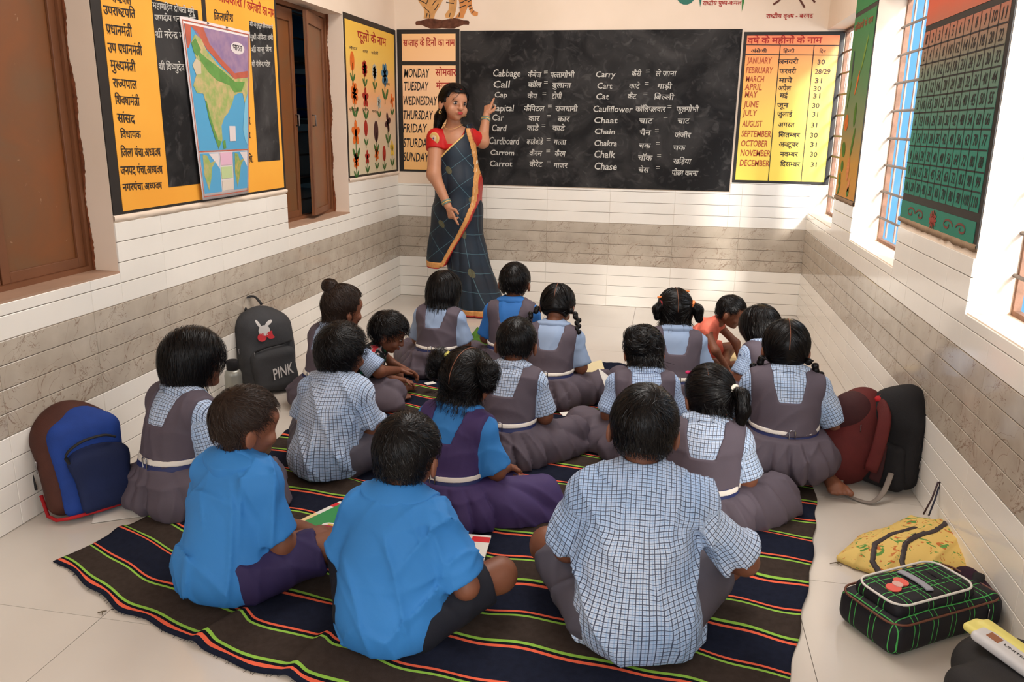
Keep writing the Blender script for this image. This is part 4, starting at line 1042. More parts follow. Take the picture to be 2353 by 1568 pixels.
    V, Fc = F_.mesh(); V = X.inv(V); parts.append((V, Fc))
    okr = V[(V[:, 1] < .10)]; N0 = normals(L, okr, .02); dd = sdf_pts(L, okr, .02); roots = okr[np.abs(dd) < .004]
    if style.startswith(('two', 'braids')) : roots = roots[np.abs(roots[:, 0]) > .0035]
    if style in ('short', 'short_thick'): roots = roots
    if style.startswith('bob'): roots = roots[roots[:, 2] > -.03]
    free = (lambda P: P[:, 2] < -.055) if style.startswith('bob') or 'curly' in style or style in ('two_buns', 'two_tails') else None
    sv, sf = strands(L, roots, field, nn, length, wdt, seed, lift=lift, jit=jit, free=free, wave=wave)
    if not style.startswith(('short', 'bob')): pass
    parts.append((sv, sf))
    if style.startswith(('short', 'two', 'bun', 'pony')) or 'curly' in style:   # loose wisps at the nape and round the ears
        lowr = roots[(roots[:, 2] < -.02) & (roots[:, 1] < .02)]
        if len(lowr): sv, sf = strands(L, lowr, lambda P: np.tile(np.array([0, -.1, -1.]), (len(P), 1)), int((160 if style.startswith('short') else 700)*q), .012 if style.startswith('short') else .06, wdt, seed+5, lift=.004, jit=.3, free=lambda P: P[:, 2] < -.045, wave=.4, segs=5); parts.append((sv, sf))
    def blob(pr, fld, n, ln, wv=.2, lf=.002, kk=.008):
        G = Field.around(pr, .004, pad=.01).add(pr, kk); v, f = G.mesh(); parts.append((v, f)); parts.append(strands(pr, v, fld, int(n*q), ln, wdt, seed+9, lift=lf, jit=.2, k=kk, wave=wv, segs=6))
    if style.startswith('bun_top'): blob([('e', (-.034, -.060, .098), (.036, .036, .032)), ('e', (-.012, -.068, .090), (.022, .024, .02))], lambda P: np.cross(P-np.array([-.03, -.06, .1]), np.array([.2, -.3, .9]))*30, 500, .08)
    if style.startswith('bun_back'): blob([('e', (-.052, -.085, .052), (.042, .036, .036)), ('e', (-.020, -.112, .030), (.032, .028, .032)), ('e', (-.056, -.094, .010), (.036, .032, .034)), ('e', (-.026, -.098, -.012), (.024, .022, .024)), ('e', (-.010, -.095, .062), (.022, .02, .02))], lambda P: np.cross(P-np.array([-.03, -.09, .045]), np.array([-.2, -1, .2]))*30, 700, .07, .5, .004)
    if style.startswith('two_buns'):
        for s, e in ((-1, (-.092, -.040, .050)), (1, (.098, -.034, .052))): blob([('e', e, (.036, .034, .040)), ('e', (e[0]+s*.010, e[1]-.01, e[2]-.035), (.026, .022, .026))], lambda P, e=e: np.cross(P-np.array(e), np.array([1, .2, .2]))*30+np.array([0, 0, -.8]), 600, .07, .6, .005)
    if style == 'two_tails':
        blob([('c', (.070, -.040, .030), (.104, -.040, .006), .018, .022), ('c', (.104, -.040, .006), (.112, -.045, -.036), .022, .012)], lambda P: np.tile(np.array([.2, 0, -1.]), (len(P), 1)), 500, .06, .3, .004)
        blob([('c', (-.070, -.045, .030), (-.090, -.045, .006), .018, .018), ('c', (-.090, -.045, .006), (-.088, -.05, -.030), .018, .010)], lambda P: np.tile(np.array([-.2, 0, -1.]), (len(P), 1)), 400, .06, .3, .004)
    if style == 'pony_side': blob([('c', (.066, -.066, .012), (.088, -.090, -.010), .015, .020), ('c', (.088, -.090, -.010), (.086, -.088, -.060), .020, .020), ('c', (.086, -.088, -.060), (.070, -.078, -.115), .020, .007)], lambda P: np.tile(np.array([-.05, 0, -1.]), (len(P), 1)), 800, .09, .1, .003)
    if style == 'pony_low': blob([('c', (0, -.09, -.03), (.03, -.100, -.09), .028, .030), ('c', (.03, -.100, -.09), (.055, -.09, -.18), .030, .012)], lambda P: np.tile(np.array([-.3, .2, -1.]), (len(P), 1)), 800, .09, .1, .003)
    if style == 'braids':
        for s in (-1, 1):
            pr = []; p = np.array([s*.076, -.052, -.036])
            for i in range(8):
                q_ = p+np.array([s*(.014 if i < 3 else .002), -.002 if i % 2 else .004, -.015]); a = (.0055 if i % 2 else -.0055)
                pr.append(('e', tuple((p+q_)/2+np.array([a, 0, 0])), (.0145-.0008*i, .012, .0135), np.array(Matrix.Rotation(.6 if i % 2 else -.6, 3, 'Y')))); p = q_
            blob(pr, lambda P: np.tile(np.array([.3, 0, -1.]), (len(P), 1)), 120, .018, .1, .0005, .002)
    V, F = join(parts); mesh('hair', X.pt(V), F, [mt], root, True)
    if style.startswith(('two', 'braids', 'pony_side')):
        off = {'p': -.012}.get(style[0], 0.); pts = []
        for i in range(22):
            a = math.radians(60+i*(128 if style[0] != 'p' else 95)/21); d = np.array([off*2+.004*math.sin(i*.9), math.cos(a), math.sin(a)]); p = C+np.array([off, 0, 0])+d*.16
            for _ in range(14): p = p-d*float(sdf_pts(L, p[None], .02)[0]-.0012)*.9
            pts.append(Vector(X.pt(p)))
        MB().tube(pts, .0016*X.k, 5).build('hair_parting', skin, root, True)
    return C
def belt_frame(): pass
KIDS = {}
def kid(name, x, y, rz, S, label, lean=.10, hair_style='short', head=(0, 0, 0), hoff=(0, 0, 0), top='pin', blouse='check', low='skirt', pin=None, lowm=None, arms=None, legs=None, q=1., seed=1,
        face=False, neck_u=True, hairm=None, sk=None, group='pupils seated on the striped rug', z=.008, zoff=0., collar=True, beltm=True, sho=1., cap_m=None, hs=1., kneel=False, wide=1., ears=True, bz=.215, ht=1.):
    """a seated child facing +Y before rotation; lengths for S=1: sitting height .66"""
    sk = sk or skin; h = (.0056 if q > 1 else .0085)*max(S, .75)
    root = empty('person', (x, y, z), rz, label, 'person', group); KIDS[name] = root
    zo = zoff; yl = lambda zz: lean*(max(zz, 0)/.45)**1.3
    def T(p): return np.array([p[0], p[1]+yl(p[2]), p[2]*ht+zo])*S
    def tp(L):
        out = []
        for p in L:
            if p[0] == 'c': out.append(('c', T(p[1]), T(p[2]), p[3]*S, p[4]*S))
            else: out.append((p[0], T(p[1]), np.asarray(p[2])*S)+tuple(p[3:]))
        return out
    sx = .112*sho
    torso = [('e', (0, -.005, .09), (.118*wide, .092, .10)), ('e', (0, 0, .21), (.100*wide, .074, .12)), ('e', (0, 0, .33), (.110*sho, .070, .115)), ('c', (-sx, 0, .415), (sx, 0, .415), .031, .031), ('c', (0, .0, .475), (-sx*.85, 0, .425), .024, .030), ('c', (0, .0, .475), (sx*.85, 0, .425), .024, .030)]
    hc = np.array([hoff[0], .022+hoff[1], .60+hoff[2]]); R = rotm(*head); X = XF(R, T(hc)-np.array([0, 0, 0]), S*1.02*hs)
    nb = T((0, .005, .46)); nt_ = X.pt((0, -.018, -.055)); neck = [('c', nb, nt_, .036*S, .033*S)]
    arms = arms or {-1: ((-.148, .055, .225), (-.09, .22, .15)), 1: ((.148, .055, .225), (.09, .22, .15))}
    legs = legs or 'cross'
    hp = X.prims(head_prims(face)); ep = X.prims(EARS)
    body = tp(torso); lim = []
    for s in (-1, 1):
        sh = (s*sx*1.03, 0, .408); e, w = arms[s][0], arms[s][1]
        lim += [('c', T(sh), T(e), .032*S, .027*S), ('c', T(e), T(w), .027*S, .019*S)]
    lg = []
    if legs == 'cross':
        for s in (-1, 1):
            lg += [('c', T((s*.08, .0, .085)), np.array([s*(.25 if low == 'skirt' else .225)*wide, .20+yl(.1), (.09 if low == 'skirt' else .115)+zo])*S, .072*S, .052*S), ('c', np.array([s*(.25 if low == 'skirt' else .225)*wide, .20+yl(.1), .105+zo])*S, np.array([-s*.03, .30, .045+zo])*S, .047*S, .030*S)]
    elif legs == 'kneel':
        for s in (-1, 1): lg += [('c', T((s*.08, .0, .09)), np.array([s*.14, .27, .08])*S, .075*S, .055*S), ('c', np.array([s*.15, .26, .055])*S, np.array([s*.15, -.02, .05])*S, .045*S, .032*S)]
    else:
        for s in (-1, 1):
            k_, f_ = legs[s]; lg += [('c', T((s*.08, .0, .085)), np.array(k_)*S, .070*S, .050*S), ('c', np.array(k_)*S, np.array(f_)*S, .045*S, .030*S)]
    if low == 'shorts': lg = [('c', p[1], p[2], p[3]-.012*S, p[4]-.010*S) if i % 2 == 0 else ('c', p[1]-np.array([0, 0, .008])*S, p[2], p[3]-.008*S, p[4]-.004*S) for i, p in enumerate(lg)]
    if low == 'skirt': lg = [('c', p[1], p[2], p[3]-.020*S, p[4]-.018*S) if i % 2 == 0 else ('c', p[1]-np.array([0, 0, .045])*S, p[2], p[3]-.016*S, p[4]-.006*S) for i, p in enumerate(lg)]
    G = Field.around(body+lim+lg+hp+neck, h, pad=.03); G.add(body, .05*S).add(lg, .03*S); G.add(lim, .03*S).add(neck, .03*S).add(hp, .012*S).add(ep, .004*S) if ears else G.add(lim, .03*S).add(neck, .03*S).add(hp, .012*S)
    hands = []
    for s in (-1, 1):
        if len(arms[s]) > 2:
            w = np.array(T(arms[s][1])); hands += finger_prims(w, arms[s][2], arms[s][3], .88*S, side=s, curls=arms[s][4] if len(arms[s]) > 4 else [.35]*4)
        else: hands += finger_prims(np.array(T(arms[s][1])), (-.25*s, .8, -.3), (0, .3, 1), .86*S, side=-s if False else s)
    feet = []
    if legs == 'kneel':
        for s in (-1, 1): feet += foot_prims(np.array([s*.155, -.02, .045])*S, np.array([s*.185, -.15, .022])*S, (0, .2, -1), S*.95)
    elif legs == 'cross':
        for s in (-1, 1): feet += foot_prims(np.array([-s*.03, .30, .04+zo])*S, np.array([-s*.14, .34, .025+zo])*S, (0, 0, 1), S*.85)
    else:
        for s in (-1, 1):
            f_ = np.array(legs[s][1])*S; v = np.array(legs[s][2] if len(legs[s]) > 2 else (0, .13, -.02))*S; feet += foot_prims(f_-np.array([0, 0, .012]), f_+v, (0, 0, 1), S*.85)
    G.cut(-G.P[..., 2]+.002); V, F = G.mesh(); parts = [(V, F)]
    fh = .0036 if (q > 1 or face) else .0048
    for grp in (hands, feet):
        half = len(grp)//2
        for hl in (grp[:half], grp[half:]):
            if hl: g2 = Field.around(hl, fh, pad=.012).add(hl, .007*S); g2.cut(-g2.P[..., 2]+.001); parts.append(g2.mesh())
    V, F = join(parts); mesh('body', V, F, sk, root, True)
    if face: add_face(X, root, lip_c, .62)
    # ---- blouse / shirt
    bm_ = {'check': chk if q > 1 else chk_s, 'blue': blue_s, 'pale': lblue, 'royal': blue_d, 'none': None, 'coral': orange_c, 'floral': floral}[blouse]
    sl = []
    cuts = []
    for s in ((-1, 1) if blouse != 'coral' else ()):
        sh = np.array((s*sx*1.0, 0, .398)); e = np.array(arms[s][0]); sl.append(('c', T(sh), T(sh+(e-sh)*(.78 if top != 'pin' else .86)), .034*S, .048*S)); cuts.append((T(sh+(e-sh)*(.80 if top != 'pin' else .90)), (T(e)-T(sh))))
    def fold(P, amp, seed):
        Q = P/S; Q = Q+np.stack([wav(Q, 14, .016, seed+7, 3), wav(Q, 14, .016, seed+8, 3), wav(Q, 14, .012, seed+9, 3)], -1); r = np.random.default_rng(seed); out = wav(Q, 20, amp*.6, seed, 4)
        for i in range(5):
            k_ = r.normal(size=3)*np.array([1, 1, .6]); k_ *= r.uniform(22, 42)/np.linalg.norm(k_); v = 1-np.abs(np.sin(Q@k_+r.uniform(0, 6.28))); m = np.clip(.5+wav(Q, 11, .8, seed+20+i, 3), 0, 1); out = out-amp*.95*(v**3)*m
        return np.minimum(out-amp*.2, .0025*S)
    def cuv(P):
        Q = P/S; th = np.arctan2(Q[:, 0], -(Q[:, 1]-yl(.25)-.0)); yr = Q[:, 1]-lean*(np.clip((Q[:, 2]-zo)/ht, 0, 1)/.45)**1.3; w_ = np.clip((Q[:, 2]-zo)/ht/.06-5.6, 0, 1); w_ = w_*w_*(3-2*w_); u = (th*.105*(1-w_)+w_*Q[:, 0]*1.08)*S; v = (Q[:, 2]*1.08+w_*np.clip(yr+.08, 0, .3))*S
        dt = sdf_pts(body, P, .03)
        for s, p in zip((-1, 1), sl):
            d = pd(P, p); a = (p[2]-p[1]); a = a/np.linalg.norm(a); e1 = np.cross(a, np.array([0, 1., 0])); e1 /= np.linalg.norm(e1); e2 = np.cross(a, e1); r = P-p[1]
            m = (d < dt-.010*S) & (s*P[:, 0] > sx*.8*S); an = np.arctan2(r@e1, r@e2); u = np.where(m, an*.055*S, u); v = np.where(m, r@a, v)
        return np.stack([u, v, 0*u], 1)
    if bm_ is not None:
        B = Field.around(body+sl, h, g=.03, pad=.06); B.add(body, .04*S, g=.009*S)
        if top != 'pin':   # loose shirt hanging over the seat
            B.add(tp([('e', (0, -.016, .10), (.138*wide, .112, .12)), ('e', (0, -.008, .24), (.122*wide, .090, .13))]), .04*S, g=.004*S)
        if blouse not in ('coral', 'floral'):
            g1 = Field(B.lo, B.lo+B.h*(B.n-1), h); g1.n = B.n; g1.D = np.full(tuple(B.n), 1.); g1.ax = B.ax; g1._P = B._P
            g1.add(sl, .0, g=.004*S)
            for (c, d) in cuts: 
                d = d/np.linalg.norm(d); sd_ = (B.P-c)@d; m = np.linalg.norm(B.P-c, axis=-1) < .12*S; g1.D = np.where(m, np.maximum(g1.D, sd_), g1.D)
            B.D = smin(B.D, g1.D, .022*S)
        Q = B.P; B.D += fold(Q, .0115*S if top != 'pin' else .0045*S, seed)
        zb = (.012 if top != 'pin' else .12)*S; B.cut((zb+zo*S)-Q[..., 2], .008)
        cn = T((0, .012, .49)); hole = np.sqrt((Q[..., 0]-cn[0])**2+((Q[..., 1]-cn[1])*.85)**2)-.040*S; B.cut(np.minimum(-hole, Q[..., 2]-T((0, 0, .455))[2])*-1*-1 if False else -np.maximum(hole, T((0, 0, .440))[2]-Q[..., 2]), .004)
        V, F = B.mesh(); mesh('shirt' if top != 'pin' else 'blouse', V, F, bm_, root, True, attr=cuv(V))
        if collar and blouse not in ('coral', 'floral'):
            nc = T((0, .008, .45)); Cf = Field(nc-np.array([.12, .12, .10])*S, nc+np.array([.12, .12, .075])*S, h*.72); Cf.add(body, .04*S, g=.0215*S); Q = Cf.P
            rr_ = np.sqrt((Q[..., 0]-nc[0])**2+((Q[..., 1]-nc[1])*1.02)**2); zz = (Q[..., 2]/S-zo)/ht; ang = np.arctan2(Q[..., 0], -(Q[..., 1]-nc[1]))
            Cf.D = np.maximum(Cf.D, rr_-((.082 if top != 'pin' else .066)+.020*np.clip((np.abs(ang)-.5)*1.5, 0, 1)-.012*(np.abs(ang) > 2.6))*S); Cf.D = np.maximum(Cf.D, (.375-zz)*S)
            st_ = np.maximum(np.maximum(rr_-.0535*S, .040*S-rr_), np.maximum((zz-.498)*S, (.42-zz)*S)); Cf.D = smin(Cf.D, st_, .012*S); Cf.cut(.0405*S-rr_, .003)
            V, F = Cf.mesh(); mesh('collar', V, F, bm_, root, True, attr=cuv(V))
    # ---- pinafore bodice
    pm_ = pin or pin_m
    if top == 'pin':
        B = Field.around(body, h, g=.03, pad=.02); B.add(body, .04*S, g=.0155*S); Q = B.P; B.D += fold(Q, .0045*S, seed)+wav(Q, 30, .0012*S, seed+31)
        zz = (Q[..., 2]/S-zo)/ht; xx = np.abs(Q[..., 0])/S; B.cut((bz-.01-zz)*S, .004)
        B.cut((xx-(sx+.018))*S, .012)
        yy = Q[..., 1]/S-yl(.42)
        nk = np.maximum(.365-zz, xx-(.040+.20*np.clip(zz-.365, 0, .1)))   # trapezoid neck, inside <0
        nk = np.where(yy > .03, np.maximum(.33-zz, xx-(.045+.12*np.clip(zz-.33, 0, .1))), nk)
        B.cut(-nk*S, .003)
        V, F = B.mesh(); mesh('pinafore', V, F, pm_, root, True)
    # ---- skirt or shorts
    lm = lowm or pm_
    if low == 'skirt':
        if legs == 'kneel': Lk = tp([('e', (0, -.01, .12), (.150, .130, .12)), ('e', (0, .05, .07), (.19, .22, .075)), ('e', (0, -.04, .06), (.165, .125, .065))])+[('c', p[1], p[2], p[3]+.035*S, p[4]+.033*S) for p in lg[::2]]
        else: Lk = tp([('e', (0, -.01, .11), (.122*wide, .104, .125)), ('e', (0, -.035, .04), (.150*wide, .105, .055)), ('e', (0, .17, .05), (.20, .17, .065))])+[('c', p[1]-np.array([0, 0, .01])*S, p[2]-np.array([0, 0, .02])*S, p[3]+.018*S, p[4]+.028*S) for p in lg[::2]]+[('c', np.array([sg*.10, -.03, .03])*S, np.array([sg*.30, .19, .02])*S, .065*S, .04*S) for sg in (-1, 1)]
        B = Field.around(Lk, h, g=.02, pad=.02); B.add(Lk, .06*S); Q = B.P; th = np.arctan2(Q[..., 0], -Q[..., 1]); zz = (Q[..., 2]/S-zo)/ht
        pl = np.clip((bz-zz)/.15, 0, 1)*(zz < bz+.02); B.D += -(.020*S)*pl*(1-np.abs(np.sin(th*5.5+1.2*np.sin(th*2+seed)+zz*3)))**2*-1+fold(Q, .0085*S, seed+4)
        B.cut((zz-bz+.018)*S, .006); B.cut(-Q[..., 2]+.001)
        V, F = B.mesh(); mesh('skirt', V, F, lm, root, True)
    elif low == 'shorts':
        Lk = tp([('e', (0, -.006, .10), (.134*wide, .110, .10))]); ct = []
        for p in lg[::2]:
            e = p[1]+(p[2]-p[1])*.72; Lk.append(('c', p[1], e, p[3]+.016*S, p[4]+.020*S)); ct.append((p[1]+(p[2]-p[1])*.78, p[2]-p[1]))
        B = Field.around(Lk, h, g=.02, pad=.02); B.add(Lk, .04*S); Q = B.P
        for c, d in ct: d = d/np.linalg.norm(d); B.D = np.where(np.linalg.norm(Q-c, axis=-1) < .14*S, np.maximum(B.D, (Q-c)@d), B.D)
        B.D += fold(Q, .0065*S, seed+5); B.cut(Q[..., 2]-.19*S-zo*S, .01); B.cut(-Q[..., 2]+.001)
        V, F = B.mesh(); mesh('shorts', V, F, lm, root, True)
    # ---- belt
    if top == 'pin' and beltm:
        for nm, m, g, z0, z1 in (('belt', belt_n, .019, -.030, .018), ('belt_stripe', belt_w, .0215, -.004, .0165)):
            B = Field(T((-.2, -.2, bz-.03)), T((.2, .2, bz+.03)), h*.62); B.add(body, .04*S, g=g*S); Q = B.P; zz = (Q[..., 2]/S-zo)/ht-bz; B.cut(np.maximum(zz-z1, z0-zz)*S); V, F = B.mesh(); mesh(nm, V, F, m, root, True)
        # back buckle
        dz = T((0, 0, bz)); ys = np.linspace(-.2, .1, 120)*S; pp = np.stack([0*ys, ys+yl(bz)*S, 0*ys+dz[2]], 1); dd = sdf_pts(body, pp, .04*S, .023*S); yb = pp[np.argmax(dd < 0), 1]-.003
        MB().tube([(sx_*.011*S+.006, yb, dz[2]+sz_*.020*S) for sx_, sz_ in ((-1, -.8), (-.6, -1), (.6, -1), (1, -.8), (1, .8), (.6, 1), (-.6, 1), (-1, .8))], .0022*S+.0003, 6, closed=True, up=(0, 1, 0)).build('buckle', chrome, root, True)
    hair(hair_style, X, root, q, seed, hairm)
    return root, X, T
# ---------------------------------------------------------------- the class
KX = {}
KX['boy_a'] = kid('boy_a', -1.126, 1.810, -0.3491, 0.97, 'person in bright blue shirt and violet shorts seated leftmost in the front row', lean=0.06, hs=1, zoff=0, hoff=(0, 0, 0), ht=0.784, head=(0.12, -0.45, 0.0), top='shirt', blouse='blue', low='shorts', lowm=short_v, q=1.6, seed=11, hairm=hair_b, arms={-1: ((-0.165, 0.05, 0.24), (-0.08, 0.22, 0.14)), 1: ((0.15, 0.05, 0.2), (0.12, 0.24, 0.13))})
KX['boy_b'] = kid('boy_b', -0.621, 1.700, -0.1396, 0.98, 'person in bright blue shirt and black shorts seated in the middle of the front row', lean=0.07, hs=1, zoff=0, hoff=(0, 0, 0), ht=0.767, head=(0.1, -0.05, 0.03), top='shirt', blouse='blue', low='shorts', lowm=short_k, q=1.6, seed=12, sho=1.0, wide=1.0, arms={-1: ((-0.155, 0.04, 0.2), (-0.08, 0.22, 0.12)), 1: ((0.19, 0.03, 0.2), (0.1, 0.22, 0.12))})
KX['boy_c'] = kid('boy_c', -0.022, 1.820, 0.0349, 1.08, 'person in large blue checked shirt and grey shorts seated rightmost in the front row', lean=0.04, hs=0.92, zoff=0, hoff=(0, 0, 0), ht=0.831, head=(0.1, -0.02, 0.05), top='shirt', blouse='check', low='shorts', q=1.6, seed=33, lowm=short_g, sho=1.1, wide=1.0, arms={-1: ((-0.165, 0.05, 0.22), (-0.12, 0.22, 0.12)), 1: ((0.25, 0.06, 0.22), (0.12, 0.22, 0.1))})
KX['girl_d'] = kid('girl_d', -1.593, 2.260, -0.4189, 1, 'person in grey pinafore looking right, seated next to the blue and brown backpack', lean=0.08, hs=1, zoff=0, hoff=(0, 0, 0), ht=0.786, head=(0.0, -0.55, 0.0), hair_style='bob', q=1.4, seed=14, blouse='check')
KX['child_e'] = kid('child_e', -1.177, 2.610, -0.1396, 0.97, 'person in loose checked shirt without pinafore, seated behind the two bright blue shirts', lean=0.08, hs=1, zoff=0, hoff=(0, 0, 0), ht=0.724, hair_style='short_thick', top='shirt', low='shorts', lowm=short_g, q=1.3, seed=15, head=(0.1, -0.1, 0), blouse='check')
KX['girl_f'] = kid('girl_f', -0.657, 2.370, -0.3840, 0.97, 'person in violet pinafore over bright blue blouse with yellow hair band', lean=0.07, hs=1, zoff=0, hoff=(0, 0, 0), ht=0.756, hair_style='two_buns_curly', blouse='blue', pin=pin_v, q=1.4, seed=16, head=(0.1, 0.0, 0.05))
KX['child_g'] = kid('child_g', -0.569, 2.880, -0.1047, 0.95, 'person in belted grey pinafore and checked blouse seated directly behind the violet pinafore', lean=0.1, hs=1, zoff=0, hoff=(0, 0, 0), ht=0.744, blouse='check', q=1.1, seed=17, head=(0.25, 0.1, 0))
KX['girl_h'] = kid('girl_h', 0.158, 2.480, -0.1047, 0.97, 'person in grey pinafore with white hair band seated just behind the large checked shirt', lean=0.12, hs=1, zoff=0, hoff=(0, 0, 0), ht=0.662, hair_style='pony_side', q=1.2, seed=18, head=(0.35, 0.25, -0.1))
KX['girl_i'] = kid('girl_i', 0.469, 2.910, 0.0698, 0.97, 'kneeling person in grey pinafore with red hair ties and bare soles beside the maroon backpack', lean=0.08, hs=1, zoff=0.055, hoff=(0, 0, 0), ht=0.718, hair_style='braids', legs='kneel', q=1.2, seed=19, head=(0.15, -0.08, 0), sho=1.08, arms={-1: ((-0.165, 0.06, 0.22), (-0.12, 0.26, 0.2)), 1: ((0.2, 0.03, 0.22), (0.2, 0.24, 0.22))})
KX['girl_j'] = kid('girl_j', -0.034, 3.020, 0.1396, 0.93, 'person in grey pinafore and checked blouse with pink hair clips, head bent down', lean=0.14, hs=1, zoff=0, hoff=(0, 0, 0), ht=0.670, hair_style='bun_back_curly', q=1.0, seed=20, head=(0.4, 0.1, 0))
KX['girl_k'] = kid('girl_k', -1.492, 3.300, -0.5236, 0.97, 'person in grey pinafore reaching an arm around the small floral dress near the left wall', lean=0.08, hs=1, zoff=0, hoff=(0, 0, 0), ht=0.746, hair_style='bun_top_curly', q=1.0, seed=21, head=(0.1, -0.2, 0), hairm=hair_b, arms={-1: ((-0.2, 0.1, 0.26), (-0.06, 0.24, 0.18)), 1: ((0.22, 0.12, 0.24), (0.16, 0.3, 0.18), (0.2, 0.9, -0.1), (0.0, 0.2, 1))})
KX['girl_m'] = kid('girl_m', -1.132, 3.880, -0.1396, 0.92, 'person in grey pinafore and pale blue blouse seated in front of the sari hem', lean=0.08, hs=1, zoff=0, hoff=(0, 0, 0), ht=0.757, hair_style='bob', blouse='pale', q=1.0, seed=22, head=(0.15, 0.0, 0))
KX['child_n'] = kid('child_n', -0.757, 3.930, -0.0349, 0.95, 'person in grey pinafore over royal blue collared blouse in the rear row', lean=0.08, hs=1, zoff=0, hoff=(0, 0, 0), ht=0.827, blouse='royal', q=1.0, seed=23, head=(0.1, 0.0, 0))
KX['girl_o'] = kid('girl_o', -0.502, 3.560, -0.0698, 0.95, 'person in grey pinafore bending forward, immediately right of the royal blue collar', lean=0.13, hs=1, zoff=0, hoff=(0, 0, 0), ht=0.747, hair_style='braids', blouse='pale', q=1.0, seed=24, head=(0.6, 0.0, 0))
KX['girl_p'] = kid('girl_p', 0.079, 3.620, 0.1047, 0.95, 'person in grey pinafore with orange hair bands in the rear row', lean=0.12, hs=1, zoff=0, hoff=(0, 0, 0), ht=0.747, hair_style='two_tails', blouse='pale', q=1.0, seed=25, head=(0.1, 0.05, 0))
KX['girl_r'] = kid('girl_r', 0.554, 3.780, 0.4887, 0.95, 'person in grey pinafore between the coral dress and the kneeling person with red hair ties', lean=0.12, hs=1, zoff=0, hoff=(0, 0, 0), ht=0.584, hair_style='bob', blouse='check', q=1.0, seed=26, head=(0.3, 0.2, 0))
KX['toddler_l'] = kid('toddler_l', -1.372, 3.480, -1.3963, 0.66, 'small person in dark floral dress looking down, seated left of centre', lean=0.12, hs=1.3, zoff=0, hoff=(0, 0, 0), ht=0.776, hair_style='short_thick', blouse='floral', top='dress', low='shorts', lowm=floral, q=1.0, seed=27, head=(0.45, 0.1, 0), face=True, sho=0.9, group='small visitors in dresses', arms={-1: ((-0.17, 0.12, 0.26), (-0.1, 0.28, 0.2)), 1: ((0.17, 0.1, 0.26), (0.08, 0.28, 0.18))})
KX['toddler_q'] = kid('toddler_q', 0.161, 4.420, -2.0595, 0.72, 'small person in sleeveless coral dress leaning over papers by the rear right corner', lean=0.2, hs=1.12, zoff=0, hoff=(0, 0, 0), ht=0.748, hair_style='short', blouse='coral', top='dress', low='shorts', lowm=orange_c, q=1.0, seed=28, head=(0.35, 0.25, 0), face=True, sho=0.9, group='small visitors in dresses', arms={-1: ((-0.15, 0.22, 0.24), (-0.12, 0.36, 0.05), (0, 0.6, -0.5), (0, 0.4, 0.6)), 1: ((0.16, 0.2, 0.24), (0.1, 0.36, 0.05), (0, 0.6, -0.5), (0, 0.4, 0.6))})
